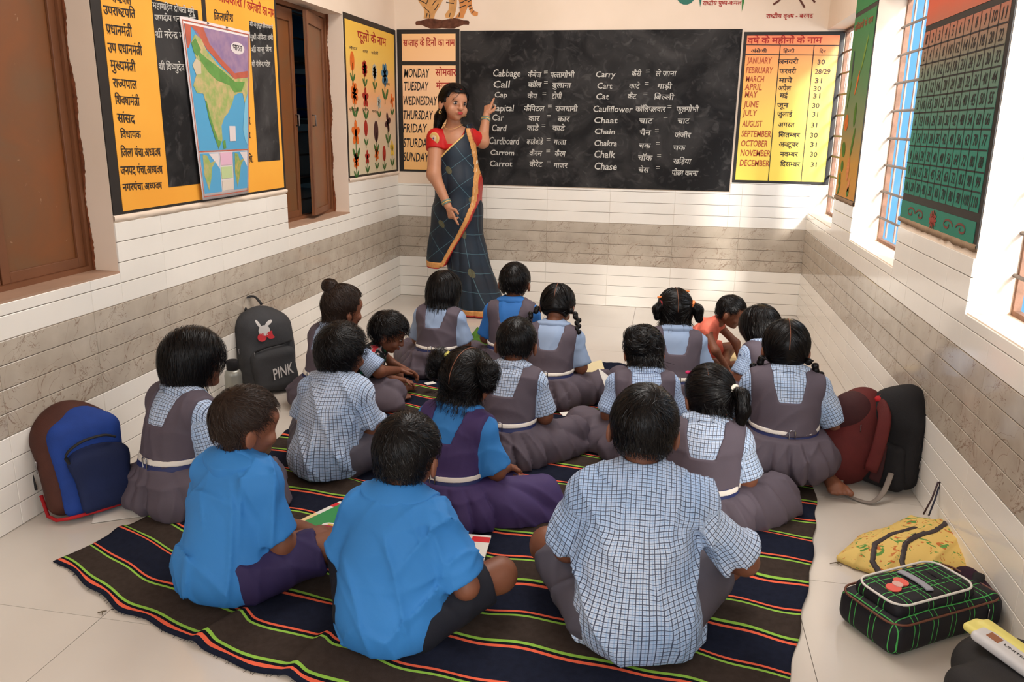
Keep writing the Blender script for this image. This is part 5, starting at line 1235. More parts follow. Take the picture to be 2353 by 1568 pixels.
# ================================================================ the teacher
def teacher():
    sari = None
    m, nt, b = base('sari', .55, .4); o = sepxyz(nt, texco(nt)); a = nt.nodes.new('ShaderNodeAttribute'); a.attribute_name = 'cuv'; c = sepxyz(nt, a.outputs['Vector'])
    L = [mathn(nt, 'LESS_THAN', mathn(nt, 'ABSOLUTE', mathn(nt, 'SUBTRACT', mathn(nt, 'FRACT', mathn(nt, 'DIVIDE', c[i], .125)), .5)), .013) for i in (0, 1)]
    g = mathn(nt, 'MAXIMUM', L[0], L[1])
    # woven buti motifs at the centres of alternate squares
    U = [mathn(nt, 'SUBTRACT', mathn(nt, 'FRACT', mathn(nt, 'DIVIDE', c[i], .25)), .25+.0) for i in (0, 1)]
    d = mathn(nt, 'ADD', mathn(nt, 'POWER', mathn(nt, 'MULTIPLY', U[0], 2.4), 2), mathn(nt, 'POWER', mathn(nt, 'MULTIPLY', U[1], 1.5), 2)); e = mathn(nt, 'LESS_THAN', d, .030)
    body = ramp(nt, noise(nt, texco(nt), 6, 3), [(.35, srgb(10, 20, 34)), (.65, srgb(14, 34, 50))])
    nt.links.new(mixc(nt, mathn(nt, 'MULTIPLY', e, .8), mixc(nt, mathn(nt, 'MULTIPLY', g, .45), body, srgb(96, 136, 148)), srgb(96, 92, 62)), b.inputs['Base Color']); sari = m
    zari = mat('sari_border', srgb(214, 152, 86), .5, .4, .2, 80); zred = mat('sari_border_red', srgb(176, 44, 34), .5); red = mat('blouse_red', srgb(190, 24, 24), .6, .3, .1, 20); gold = mat('gold', srgb(220, 180, 110), .4, .5); bangle_m = mat('bangle', srgb(120, 150, 140), .3, .6, .4, 200)
    root = empty('person', (-1.36, 5.36, 0), 0, 'person standing in dark navy sari and red blouse, pointing at the blackboard', 'person')
    A = lambda *p: np.array(p, float)
    facev = A(.55, -.80, 0)
    # ---- skin
    X = XF(rotm(.05, math.radians(-136), -.08), (-.045, -.045, 1.40), 1.12)
    hd = X.prims(head_prims(True)+[('e', (s*.034, .046, -.048), (.028, .024, .028)) for s in (-1, 1)]); ep = X.prims(EARS)
    neck = [('c', A(-.060, .0, 1.235), A(-.060, -.01, 1.345), .047, .043), ('c', A(-.07, 0, 1.225), A(-.145, -.02, 1.19), .034, .036), ('c', A(-.05, 0, 1.225), A(.045, .01, 1.195), .034, .036), ('e', A(-.05, -.03, 1.14), (.105, .072, .10))]
    rs, re_, rw = A(-.162, -.06, 1.175), A(-.150, -.165, .945), A(-.040, -.215, .745)
    ls, le, lw = A(.045, .0, 1.19), A(.118, .08, 1.155), A(.122, .17, 1.325)
    arm = [('c', rs, re_, .055, .043), ('c', re_, rw, .042, .024), ('c', ls, le, .050, .040), ('c', le, lw, .040, .024)]
    G = Field.around(hd+neck+arm, .0052, pad=.02); G.add(neck, .04).add(arm, .03).add(hd, .012).add(ep, .004)
    parts = [G.mesh()]
    h1 = finger_prims(rw, (.35, -.10, -1), (-.5, -.8, .1), 1.02, side=-1, curls=[.10, .75, .85, .9], spread=.04)
    h2 = finger_prims(lw, (.10, .45, 1), (-.35, -.9, .25), 1.02, side=1, curls=[.1, .55, .7, .75], spread=.06)
    for hh in (h1, h2): g = Field.around(hh, .0032, pad=.01).add(hh, .006); parts.append(g.mesh())
    V, F = join(parts); mesh('body', V, F, skin_l, root, True); add_face(X, root, lip_m, 1.0, .0025)
    MB().disc((0, 0, 0), .003).build  # noqa
    for nm, p, r_ in (('bindi', (0, .0815, .026), .0030), ('sindoor', (0, .070, .068), .0045)):
        pr = [X.prim(('e', p, (r_, .002, r_*(1 if nm == 'bindi' else 2.2))))]; V, F = Field.around(pr, .0014, pad=.004).add(pr, 0).mesh(); mesh(nm, V, F, red, root, True)
    # hair: parted in the middle, low ponytail over the shoulder
    hair('pony_low', X, root, 1.3, 77)
    # earrings, necklace, bangles
    for s in (-1, 1): torus('earring', X, (s*.082, -.005, -.062), .009, .0022, gold, root, (1, .3, 0))
    pts = [(-.060+.062*math.sin(t), -.012-.060*math.cos(t)-.02*max(0, math.cos(t)), 1.262-.030*max(0, math.cos(t))**1.5) for t in [2*math.pi*i/28 for i in range(28)]]
    MB().tube(pts, .0016, 6, closed=True).build('necklace', gold, root, True)
    for w_, e_ in ((rw, re_), (lw, le)):
        d_ = (e_-w_)/np.linalg.norm(e_-w_)
        for k_, m_ in ((.022, bangle_m), (.031, gold), (.040, bangle_m)): torus('bangle', None, w_+d_*k_, .029, .0042, m_, root, tuple(d_))
    # ---- torso, blouse, sari
    tor = [('e', A(-.055, -.02, 1.10), (.125, .098, .14)), ('e', A(-.045, -.005, .98), (.122, .095, .14)), ('c', A(-.140, -.01, 1.185), A(.055, .005, 1.19), .045, .045)]
    sl = [('c', rs, rs+(re_-rs)*.30, .064, .062), ('c', ls, ls+(le-ls)*.6, .054, .052)]
    B = Field.around(tor+sl, .0052, pad=.02); B.add(tor, .05).add(sl, .02); Q = B.P
    B.cut(np.where(np.linalg.norm(Q-rs, axis=-1) < .16, (Q-(rs+(re_-rs)*.34))@((re_-rs)/np.linalg.norm(re_-rs)), -1)); B.cut(np.where((Q[..., 0] > .03), (Q-(ls+(le-ls)*.62))@((le-ls)/np.linalg.norm(le-ls)), -1))
    nk = np.abs(Q[..., 0]+.045)-.030-np.clip(Q[..., 2]-1.14, 0, .09)*.45; B.cut(-np.maximum(np.maximum(nk, 1.14-Q[..., 2]), np.where(Q[..., 1] > .03, 1., -1.)), .004); B.cut(.93-Q[..., 2])
    V, F = B.mesh(); mesh('blouse', V, F, red, root, True)
    # embroidered medallion on the sleeve
    mc = rs+A(.002, -.073, -.002)
    for r_, m_, t_ in ((.040, gold, .004), (.030, mat('thread_cream', srgb(226, 196, 160), .7), .0055), (.013, mat('thread_violet', srgb(84, 70, 130), .7), .007)):
        pr = [('e', mc+A(.004, .006, 0), (r_, t_+.004, r_), rotm(0, -.35, 0))]; V, F = Field.around(pr, .0022, pad=.005).add(pr, 0).mesh(); mesh('embroidery', V, F, m_, root, True)
    def cuvf(P): th = np.arctan2(P[:, 0]+.03, -(P[:, 1])); return np.stack([th*.17+.35*(P[:, 2]-1.)*np.clip(1.1-P[:, 2], 0, 1)*.3, P[:, 2]+.10*P[:, 0], 0*th], 1)
    sk = [('e', A(-.05, 0, .93), (.135, .105, .12)), ('c', A(-.05, 0, .84), A(-.03, 0, .72), .130, .150), ('c', A(-.02, 0, .70), A(.03, .0, .34), .142, .130), ('c', A(.03, .0, .40), A(.11, -.02, .07), .130, .155), ('c', A(.11, -.03, .20), A(.17, -.04, .04), .10, .12)]
    B = Field.around(sk, .0065, pad=.02); B.add(sk, .06); Q = B.P; th = np.arctan2(Q[..., 0]-.03, -Q[..., 1]); lo_ = np.clip((.85-Q[..., 2])/.8, 0, 1)
    B.D += lo_*(.014*(1-np.abs(np.sin(th*5+2*Q[..., 2]+.8*np.sin(2*th))))**2-.006)+wav(Q, 14, .005, 3, 4); B.cut(.012-Q[..., 2]); B.cut(Q[..., 2]-1.0)
    V, F = B.mesh(); mesh('sari_skirt', V, F, sari, root, True, attr=cuvf(V))
    B2 = Field(B.lo, B.lo+B.h*(B.n-1), B.h); B2.n = B.n; B2.D = B.D-.004; B2.ax = B.ax; B2._P = B._P; B2.cut(Q[..., 2]-.055); V, F = B2.mesh(); mesh('hem_border', V, F, zari, root, True)
    B2.D = np.maximum(B.D-.006, Q[..., 2]-.022); V, F = B2.mesh(); mesh('hem_edge', V, F, zred, root, True)
    # pallu: wraps the front, up over the left shoulder, hanging down at the left with a gold edge
    zs = [.30, .36, .45, .55, .65, .75, .85, .95, 1.05, 1.15, 1.25]; edge = [-.125, -.085, -.035, .025, .080, .115, .128, .130, .118, .095, .065]
    pl = [('e', A(-.045, -.02, 1.06), (.142, .120, .16)), ('e', A(-.045, -.02, .90), (.145, .125, .16)), ('c', A(-.02, -.02, .86), A(-.03, -.02, .70), .150, .165), ('c', A(-.04, -.02, .66), A(-.13, -.03, .36), .165, .115), ('c', A(.045, -.02, 1.20), A(.05, .02, 1.21), .062, .060)]
    P_ = Field.around(pl, .0058, pad=.03); P_.add(pl, .06); Q = P_.P; ex = np.interp(Q[..., 2], zs, edge)
    P_.D += wav(Q, 16, .004, 9, 4)+.007*(1-np.abs(np.sin((Q[..., 0]-ex)*26+Q[..., 2]*2)))**2*np.clip((1.1-Q[..., 2])*4, 0, 1)
    reg = np.maximum(Q[..., 0]-ex, .335+.10*(Q[..., 0]+.2)*0-Q[..., 2])
    # neckline: diagonal from the left shoulder (image right) down to under the right arm
    dia = Q[..., 2]-(1.105+1.0*(Q[..., 0]+.06)); dia = np.where(Q[..., 0] > .03, Q[..., 2]-1.275, dia); reg = np.maximum(reg, np.where(Q[..., 1] < .05, dia*.7, Q[..., 2]-1.25))
    base_D = P_.D.copy()
    P_.D = np.maximum(base_D, reg); V, F = P_.mesh(); mesh('sari_pallu', V, F, sari, root, True, attr=np.stack([V[:, 0]*.8+V[:, 2]*.62, V[:, 2]*.8-V[:, 0]*.62, V[:, 0]*0], 1))
    for nm, m_, a_, b_, g in (('pallu_border', zari, -.030, .002, .004), ('pallu_edge', zred, -.003, .006, .0055), ('pallu_thread', mat('thread_white', srgb(230, 210, 180), .7), -.019, -.015, .0055)):
        P_.D = np.maximum(np.maximum(base_D-g, np.maximum(reg-.012, -(Q[..., 0]-ex-a_)) if False else np.maximum(Q[..., 0]-ex-b_, ex+a_-Q[..., 0])), np.maximum(.335-Q[..., 2], Q[..., 2]-1.24)); P_.D = np.maximum(P_.D, Q[..., 1]-.06); V, F = P_.mesh(); mesh(nm, V, F, m_, root, True)
    P_.D = np.maximum(np.maximum(base_D-.004, Q[..., 0]-ex+.02), np.maximum(.322-Q[..., 2], Q[..., 2]-.365)); V, F = P_.mesh(); mesh('pallu_hem', V, F, zari, root, True)
    P_.D = np.maximum(np.maximum(base_D-.0055, Q[..., 0]-ex+.02), np.maximum(.318-Q[..., 2], Q[..., 2]-.33)); V, F = P_.mesh(); mesh('pallu_hem_edge', V, F, zred, root, True)
    # gold neck edge of the drape
    P_.D = np.maximum(base_D-.004, np.maximum(np.abs(np.where(Q[..., 0] > .03, Q[..., 2]-1.275, Q[..., 2]-(1.105+1.0*(Q[..., 0]+.06))))-.008, Q[..., 0]-.045)); P_.D = np.maximum(P_.D, Q[..., 1]-.0); P_.D = np.maximum(P_.D, Q[..., 0]-ex); V, F = P_.mesh(); mesh('drape_edge', V, F, gold, root, True)
    return root
teacher()
# ================================================================ hair ties and clips (parts of the pupils)
hot = mat('clip_orange', srgb(250, 140, 70), .5); pinkc = mat('clip_pink', srgb(240, 160, 200), .5); yelc = mat('band_yellow', srgb(226, 214, 110), .7); whc = mat('band_white', srgb(226, 216, 200), .8, .3, .1, 60); redc = mat('ribbon_red', srgb(226, 36, 50), .6); mag = mat('clip_magenta', srgb(210, 30, 100), .5)
def band(k, c, R0, r, m, n, wob=0.): root, X, T = KX[k]; torus('hair_band', X, c, R0, r, m, root, tuple(X.R @ np.array(n, float)) if False else n, wob=wob)
def band(k, c, R0, r, m, nrm, wob=.0):
    root, X, T = KX[k]; nrm = Vector(nrm).normalized(); q = nrm.to_track_quat('Z', 'Y'); pts = []
    for i in range(20): a = 2*math.pi*i/20; pts.append(Vector(X.pt(np.array(c)+np.array(q @ Vector((R0*math.cos(a), R0*math.sin(a), wob*math.sin(5*a)))))))
    MB().tube(pts, [r*X.k*(1+(.3*math.sin(7*i) if wob else 0)) for i in range(20)], 8, closed=True).build('hair_band', m, root, True)
def clip(k, c, m):
    root, X, T = KX[k]; pr = X.prims([('e', (c[0]-.008, c[1], c[2]), (.009, .005, .006)), ('e', (c[0]+.008, c[1], c[2]), (.009, .005, .006)), ('e', c, (.004, .006, .004))])
    V, F = Field.around(pr, .0018, pad=.005).add(pr, .001).mesh(); mesh('hair_clip', V, F, m, root, True)
band('girl_f', (-.070, -.030, .062), .016, .010, yelc, (-1, -.1, .3), .004); band('girl_f', (.074, -.030, .062), .014, .004, scalp_m, (1, -.1, .2))
band('girl_h', (.066, -.068, .010), .015, .0075, whc, (.6, -.6, -.6))
band('girl_p', (.078, -.040, .028), .017, .008, hot, (1, -.2, -.3)); band('girl_p', (-.074, -.048, .028), .014, .007, redc, (-1, -.6, 0)); clip('girl_p', (-.074, -.030, .062), hot); clip('girl_p', (.050, -.010, .092), hot)
clip('girl_j', (-.040, -.060, .088), pinkc); clip('girl_j', (.022, -.078, .066), pinkc); clip('girl_h', (-.060, .0, .082), mag)
for s in (-1, 1):
    band('girl_i', (s*.128, -.05, -.148), .009, .005, redc, (0, .2, -1), .002)
    band('girl_i', (s*.080, -.052, -.042), .013, .003, scalp_m, (.3*s, 0, -1))
# ================================================================ bags along the walls
def fabric(name, c, **k): return mat(name, c, .75, .3, .25, 12, bump=.4, bscale=350, **k)
def sd_mesh(name, prims, h, k, m, root, cutf=None, nz=None, smooth=True, kk=None):
    G = Field.around(prims, h, pad=.03); G.add(prims, k)
    if nz: G.D += wav(G.P, nz[0], nz[1], nz[2], 5)
    if cutf is not None: G.D = np.maximum(G.D, cutf(G.P))
    V, F = G.mesh(); return mesh(name, V, F, m, root, smooth)
def strap(name, pts, w, m, root, th=.0018, up=(0, 0, 1)):
    P = [Vector(p) for p in pts]; Q = []
    for i in range(len(P)-1):
        for t in (0, .25, .5, .75):
            p0 = P[max(i-1, 0)]; p1 = P[i]; p2 = P[i+1]; p3 = P[min(i+2, len(P)-1)]
            Q.append(.5*((2*p1)+(p2-p0)*t+(2*p0-5*p1+4*p2-p3)*t*t+(3*p1-p0-3*p2+p3)*t**3))
    Q.append(P[-1]); return MB().tube(Q, w/2, 10, flat=th/(w/2), up=up).build(name, m, root, True)
def zip_pull(p, root, d=(0, 0, -1)): MB().tube([p, Vector(p)+Vector(d)*.008, Vector(p)+Vector(d)*.028], .0028, 6, flat=.5).build('zip_pull', chrome, root, True)
def backpack(name, loc, rz, tilt, W, D, H, mats, label, back=False):
    """stands at loc; front face towards -y before rotation; leans backwards by tilt"""
    root = empty(name, loc, rz, label, 'bag'); R = Matrix.Rotation(-tilt, 3, 'X'); Rn = np.array(R)
    def q(*p): return np.array(R @ Vector(p))
    return root, q, Rn
# 1 blue and brown backpack
navyb = fabric('bag_navy', srgb(24, 36, 74)); blueb = fabric('bag_blue', srgb(28, 62, 140)); brownb = fabric('bag_brown', srgb(78, 42, 32)); redb = fabric('bag_red', srgb(180, 30, 36)); blk = fabric('bag_black', srgb(26, 24, 26)); web = mat('webbing_black', srgb(22, 20, 22), .7)
root, q, Rn = backpack('backpack', (-1.790, 2.150, .0), math.radians(58), .30, 0, 0, 0, None, 'blue and brown school backpack leaning on the left wall')
zc = lambda P: (.002-P[..., 2])
sd_mesh('body', [('b', q(0, .035, .165), (.130, .055, .150), .05, Rn), ('e', q(0, .035, .29), (.105, .060, .09), Rn)], .006, .06, brownb, root, zc, (20, .005, 2))
sd_mesh('front_panel', [('b', q(.012, -.020, .155), (.112, .022, .150), .035, Rn), ('e', q(.012, -.010, .285), (.082, .030, .075), Rn)], .006, .05, blueb, root, zc, (24, .005, 5))
sd_mesh('pocket', [('b', q(.028, -.050, .105), (.088, .016, .098), .025, Rn), ('e', q(.028, -.046, .18), (.080, .015, .04), Rn)], .006, .04, navyb, root, zc, (26, .004, 7))
MB().tube([q(.124, .01, .014), q(.110, -.040, .012), (q(0, -.050, .012)), q(-.090, -.035, .014), q(-.120, .0, .016), q(-.128, .05, .03), q(-.130, .065, .10)], .006, 8).build('piping', redb, root, True)
strap('carry_handle', [q(-.055, -.050, .17), q(-.072, -.074, .215), q(-.025, -.085, .245), q(.045, -.082, .25), q(.085, -.070, .235)], .014, web, root, .004)
strap('strap', [q(-.10, .09, .30), q(-.135, .085, .22), q(-.135, .09, .12)], .03, web, root, .004, (1, 0, 0))
MB().tube([q(-.128, .028, .215), q(-.118, .02, .27), q(-.080, .012, .335), q(-.02, .01, .365)], .0035, 6).build('zip', web, root, True); zip_pull(q(-.134, .02, .215), root); zip_pull(q(-.132, .035, .200), root)
# 2 grey backpack
greyb = fabric('bag_grey', srgb(62, 62, 64)); white_print = mat('print_white', srgb(205, 200, 196), .6); red_print = mat('print_red', srgb(196, 44, 52), .6)
root, q, Rn = backpack('backpack', (-1.815, 3.450, .0), math.radians(50), .20, 0, 0, 0, None, 'dark grey backpack with a rabbit print standing against the left wall')
sd_mesh('body', [('b', q(0, .03, .19), (.135, .062, .18), .055, Rn), ('e', q(0, .03, .33), (.105, .06, .09), Rn)], .0065, .06, greyb, root, zc, (22, .004, 12))
sd_mesh('pocket', [('b', q(.012, -.030, .105), (.112, .030, .095), .03, Rn), ('e', q(.012, -.030, .19), (.095, .024, .035), Rn)], .0065, .035, greyb, root, zc, (30, .005, 14))
MB().tube([q(-.085, -.052, .205), q(-.03, -.062, .222), q(.05, -.060, .228), q(.105, -.045, .235)], .004, 6).build('zip', blk, root, True); zip_pull(q(-.088, -.058, .205), root); zip_pull(q(-.138, .0, .23), root)
strap('carry_handle', [q(-.05, .07, .40), q(-.06, .08, .455), q(.0, .08, .465), q(.03, .07, .42)], .025, web, root, .005)
strap('strap', [(.13, .01, .012), (.20, .02, .006), (.27, -.05, .005)], .020, web, root, .003); strap('strap', [(.05, -.05, .012), (.12, -.10, .006), (.19, -.20, .005)], .022, web, root, .003)
def decal(name, q, polys, m, y, root, mi=None):
    V = []; F = []
    for p in polys: n = len(V); V += [q(a, y, b) for a, b in p]; F.append(tuple(range(n, n+len(p))))
    o = mesh(name, V, F, m, root, False, mi); so = o.modifiers.new('s', 'SOLIDIFY'); so.thickness = .003; return o
bag2 = [('b', q(0, .03, .19), (.135, .062, .18), .055, Rn), ('e', q(0, .03, .33), (.105, .06, .09), Rn), ('b', q(.012, -.030, .105), (.112, .030, .095), .03, Rn), ('e', q(.012, -.030, .19), (.095, .024, .035), Rn)]
def onbag(pts, lift=.011):
    A = np.array([q(a, -.16, b) for a, b in pts]); d = q(0, 1, 0)
    for _ in range(40): A = A+np.maximum(sdf_pts(bag2, A, .03)-lift, 0)[:, None]*.8*d
    return A
V, F, w = text_geo('PINK'); mx = max(a for a, b in V); o = mesh('lettering', onbag([(-.02+.105*a/mx, .062+b*.075+.02*a/mx) for a, b in V]), F, white_print, root); o['kind'] = 'stuff'
def print_on(name, E, m):
    V = []; F = []
    for e in E:
        n = len(V); c = np.mean(e, 0); N_ = len(e)
        for r_ in (1, .66, .33): V += [tuple(c+(np.array(p)-c)*r_) for p in e]
        V.append(tuple(c))
        for k in range(2): F += [(n+k*N_+i, n+k*N_+(i+1) % N_, n+(k+1)*N_+(i+1) % N_, n+(k+1)*N_+i) for i in range(N_)]
        F += [(n+2*N_+i, n+2*N_+(i+1) % N_, n+3*N_) for i in range(N_)]
    mesh(name, onbag(V), F, m, root)
print_on('rabbit_print', [ell(-.022, .300, .028, .026)], white_print); print_on('ear_print', [ell(-.046, .336, .007, .022, 12, .4)], white_print); print_on('ear_print', [ell(.004, .334, .009, .022, 12, -1.0)], white_print); print_on('glove_print', [ell(-.036, .270, .022, .020)], red_print); print_on('glove_print', [ell(.010, .276, .024, .019)], red_print)
# 3 steel bottle
bt = empty('water_bottle', (-1.885, 3.215, 0), 0, 'grey metal water bottle with black cap beside the grey backpack', 'bottle')
MB().tube([(0, 0, 0), (0, 0, .006), (0, 0, .15), (0, 0, .168), (0, 0, .176)], [.034, .038, .038, .034, .026], 24).build('bottle_body', mat('steel', srgb(150, 150, 142), .35, .5, metal=.5), bt, True); MB().tube([(0, 0, .176), (0, 0, .178), (0, 0, .215), (0, 0, .22)], [.024, .027, .027, .022], 20).build('cap', blk, bt, True)
# 4 maroon and 5 black backpack on the right
maro = fabric('bag_maroon', srgb(92, 30, 28)); maro2 = fabric('bag_maroon_dark', srgb(62, 26, 28))
root, q, Rn = backpack('backpack', (.700, 2.975, 0), math.radians(-22), .12, 0, 0, 0, None, 'slumped maroon backpack lying against the black one by the right wall')
sd_mesh('body', [('e', q(-.02, .0, .10), (.135, .085, .11)), ('e', q(.02, .02, .20), (.105, .080, .12)), ('e', q(.03, .03, .28), (.075, .065, .085)), ('e', q(-.06, -.02, .06), (.10, .075, .07))], .006, .06, maro, root, zc, (24, .010, 22))
sd_mesh('flap', [('e', q(.0, .01, .255), (.085, .078, .085)), ('e', q(-.05, .0, .20), (.06, .06, .06))], .006, .04, maro2, root, zc, (30, .006, 23))
strap('strap', [q(.075, .0, .33), q(.115, -.06, .28), q(.115, -.085, .18), q(.10, -.09, .08)], .045, maro, root, .006, (0, 1, 0))
sd_mesh('strap_pad', [('e', q(.085, -.005, .325), (.020, .018, .014))], .005, .01, redb, root, zc); zip_pull(q(.045, -.070, .235), root)
MB().box((-.13, -.098, .12), (-.09, -.094, .14)).build('badge', mat('badge', srgb(200, 150, 50), .5), root)
root, q, Rn = backpack('backpack', (.840, 2.960, 0), math.radians(-35), .06, 0, 0, 0, None, 'black backpack upright against the right wall behind the maroon one')
sd_mesh('body', [('b', q(0, .0, .15), (.120, .058, .145), .05, Rn), ('e', q(0, .0, .28), (.10, .055, .09), Rn), ('e', q(.03, .04, .31), (.05, .04, .07), Rn)], .0065, .05, blk, root, lambda P: np.maximum(.002-P[..., 2], -1.), (22, .006, 32))
sd_mesh('pocket', [('b', q(-.01, -.055, .10), (.095, .022, .085), .03, Rn)], .0065, .03, blk, root, zc, (26, .005, 33))
MB().tube([q(.105, -.03, .10), q(.118, -.02, .20), q(.10, -.02, .29), q(.06, -.02, .34)], .004, 6).build('zip', web, root, True); zip_pull(q(.120, -.035, .14), root)
strap('strap', [(-.10, -.09, .10), (-.105, -.13, .03), (-.06, -.19, .008), (.03, -.20, .008), (.05, -.14, .03), (.05, -.085, .09)], .020, mat('webbing_grey', srgb(130, 118, 108), .7), root, .003)
strap('strap', [(.0, -.07, .18), (.005, -.095, .09), (.0, -.10, .05)], .040, maro2, root, .005, (0, 1, 0))
# 6 yellow printed cloth bag
def yel_mat():
    m, nt, b = base('yellow_print', .75, .2); o = texco(nt); n = noise(nt, o, 26, 2, 1.2); n2 = noise(nt, o, 31, 2, 1.5)
    b0 = mixc(nt, ramp(nt, n, [(.60, (0, 0, 0, 1)), (.63, (1, 1, 1, 1))]), srgb(222, 190, 110), srgb(96, 146, 70)); nt.links.new(mixc(nt, ramp(nt, n2, [(.61, (0, 0, 0, 1)), (.64, (1, 1, 1, 1))]), b0, srgb(196, 112, 60)), b.inputs['Base Color']); return m
yb_ = empty('cloth_bag', (.82, 2.46, 0), 0, 'flat yellow cloth bag with letter print and grey piping on the floor', 'bag')
out = np.array([(-.255, -.115), (-.16, .045), (-.03, .17), (.02, .205), (.10, .185), (.155, .20), (.185, .185), (.188, .06), (.135, -.09), (.03, -.18), (-.115, -.225), (-.19, -.17)])
Gy = Field((-.30, -.27, -.02), (.24, .25, .10), .0058); Q = Gy.P; sd2 = np.full(Q.shape[:2], 9.); ins = np.zeros(Q.shape[:2], bool); XY = Q[:, :, 0, :2]
for a, b in zip(out, np.roll(out, -1, 0)):
    ba = b-a; t = np.clip(((XY-a)@ba)/(ba@ba), 0, 1); sd2 = np.minimum(sd2, np.linalg.norm(XY-a-t[..., None]*ba, axis=-1)); cr = ((a[1] > XY[..., 1]) != (b[1] > XY[..., 1])) & (XY[..., 0] < (b[0]-a[0])*(XY[..., 1]-a[1])/(b[1]-a[1]+1e-9)+a[0]); ins ^= cr
sd2 = np.where(ins, -sd2, sd2)[..., None]; hgt = .014+.050*(1-np.exp(np.minimum(sd2, 0)/.05)); Gy.D = np.maximum(sd2+.3*np.abs(Q[..., 2]-.012), (Q[..., 2]-hgt)*.75)
Gy.D += wav(Gy.P, 24, .005, 41, 5)-.007*(1-np.abs(np.sin(Gy.P[..., 0]*30-Gy.P[..., 1]*22)))**4; Gy.cut(.002-Gy.P[..., 2]); Dy = Gy.D.copy(); V, F = Gy.mesh(); mesh('bag_cloth', V, F, yel_mat(), yb_, True)
def on_cloth(pts, w, m, nm):
    d = np.full(Dy.shape, 1.); Q = Gy.P[..., :2]
    for a, b in zip(pts, pts[1:]):
        a = np.array(a); b = np.array(b); ba = b-a; t = np.clip(((Q-a)@ba)/(ba@ba), 0, 1); d = np.minimum(d, np.linalg.norm(Q-a-t[..., None]*ba, axis=-1))
    Gy.D = np.maximum(np.maximum(Dy-.003, d-w), .004-Gy.P[..., 2]); V, F = Gy.mesh(); mesh(nm, V, F, m, yb_, True)
p1_ = [(-.135, -.215), (-.165, -.15), (-.145, -.08), (-.09, -.02), (-.03, .02), (.0, .045)]; p2_ = [(-.075, -.215), (-.085, -.15), (-.06, -.08), (.0, -.02), (.055, .03), (.10, .09), (.125, .145)]
for p_ in (p1_, p2_): on_cloth(p_, .0085, mat('piping_dark', srgb(56, 46, 48), .6), 'piping'); on_cloth(p_, .0035, mat('piping_grey', srgb(150, 146, 146), .5), 'piping_core')
MB().tube([(.06, .17, .05), (.085, .19, .10), (.103, .212, .15), (.108, .212, .152), (.115, .20, .10), (.14, .18, .05)], .0032, 6).build('drawstring', mat('cord', srgb(58, 36, 40), .7), yb_, True); MB().tube([(.075, .165, .05), (.095, .19, .10), (.106, .208, .135), (.112, .208, .135), (.13, .20, .09), (.155, .18, .05)], .0028, 6).build('drawstring', mat('cord2', srgb(40, 40, 60), .7), yb_, True)
# 7 plaid green bag
def plaid_mat():
    m, nt, b = base('plaid_cloth', .65, .3); o = sepxyz(nt, texco(nt)); L = []
    for i, ph in ((0, 0.), (1, .03)):
        for sh in (0, .016):
            w_ = mathn(nt, 'ADD', o[i], ph+sh+.5); w_ = mathn(nt, 'ADD', w_, mathn(nt, 'MULTIPLY', mathn(nt, 'SUBTRACT', noise(nt, texco(nt), 7, 2), .5), .012)); L.append(mathn(nt, 'LESS_THAN', mathn(nt, 'FRACT', mathn(nt, 'DIVIDE', w_, .064)), .034))
    nn_ = sepxyz(nt, texco(nt, 'Normal')); mk = [mathn(nt, 'LESS_THAN', mathn(nt, 'ABSOLUTE', nn_[i]), .8) for i in (0, 1)]; l = mathn(nt, 'MAXIMUM', mathn(nt, 'MULTIPLY', mathn(nt, 'MAXIMUM', L[0], L[1]), mk[0]), mathn(nt, 'MULTIPLY', mathn(nt, 'MAXIMUM', L[2], L[3]), mk[1])); nt.links.new(mixc(nt, l, mixc(nt, noise(nt, texco(nt), 9, 2), srgb(30, 24, 24), srgb(20, 24, 34)), srgb(70, 170, 80)), b.inputs['Base Color']); return m
plaid = plaid_mat()
pb = empty('backpack', (.712, 2.055, 0), math.radians(33), 'black and green plaid backpack lying flat on the floor at the right', 'bag')
sd_mesh('body', [('b', (0, 0, .052), (.190, .100, .050), .032)], .006, .02, plaid, pb, zc, (16, .004, 51)); sd_mesh('pocket', [('b', (-.030, -.005, .112), (.138, .074, .022), .02)], .0055, .01, plaid, pb, None, (20, .002, 52))
def rr(cx, cy, a, b_, r, z, n=6):
    P = []
    for sx_, sy_, a0 in ((1, 1, 0), (-1, 1, 90), (-1, -1, 180), (1, -1, 270)):
        for i in range(n+1): t = math.radians(a0+90*i/n); P.append((cx+sx_*(a-r)+r*math.cos(t), cy+sy_*(b_-r)+r*math.sin(t), z))
    return P
MB().tube(rr(-.030, -.005, .136, .072, .040, .131), .0032, 6, closed=True).build('piping', mat('piping_white', srgb(220, 214, 205), .5), pb, True); MB().tube(rr(0, 0, .188, .098, .045, .092), .0030, 6, closed=True).build('piping', mat('piping_brown', srgb(104, 58, 38), .5), pb, True)
MB().tube([(.042, .072, .126), (.038, .0, .135), (.045, -.080, .126)], .005, 8, flat=.5).build('zip', blk, pb, True)
V, F, w = text_geo('HUNTER'); mx = max(a for a, b in V)
decal('emblem', lambda a, y, b: np.array([a, b-.004, .1375]), [ell(-.112, -.004, .020, .018), ell(-.072, .010, .017, .020)], [mat('emblem_red', srgb(226, 96, 84), .5)], .1605, pb)
decal('emblem_patch', lambda a, y, b: np.array([a, b-.004, .1395]), [ell(-.092, .002, .012, .014)], [mat('emblem_pale', srgb(214, 170, 160), .5)], .1605, pb)
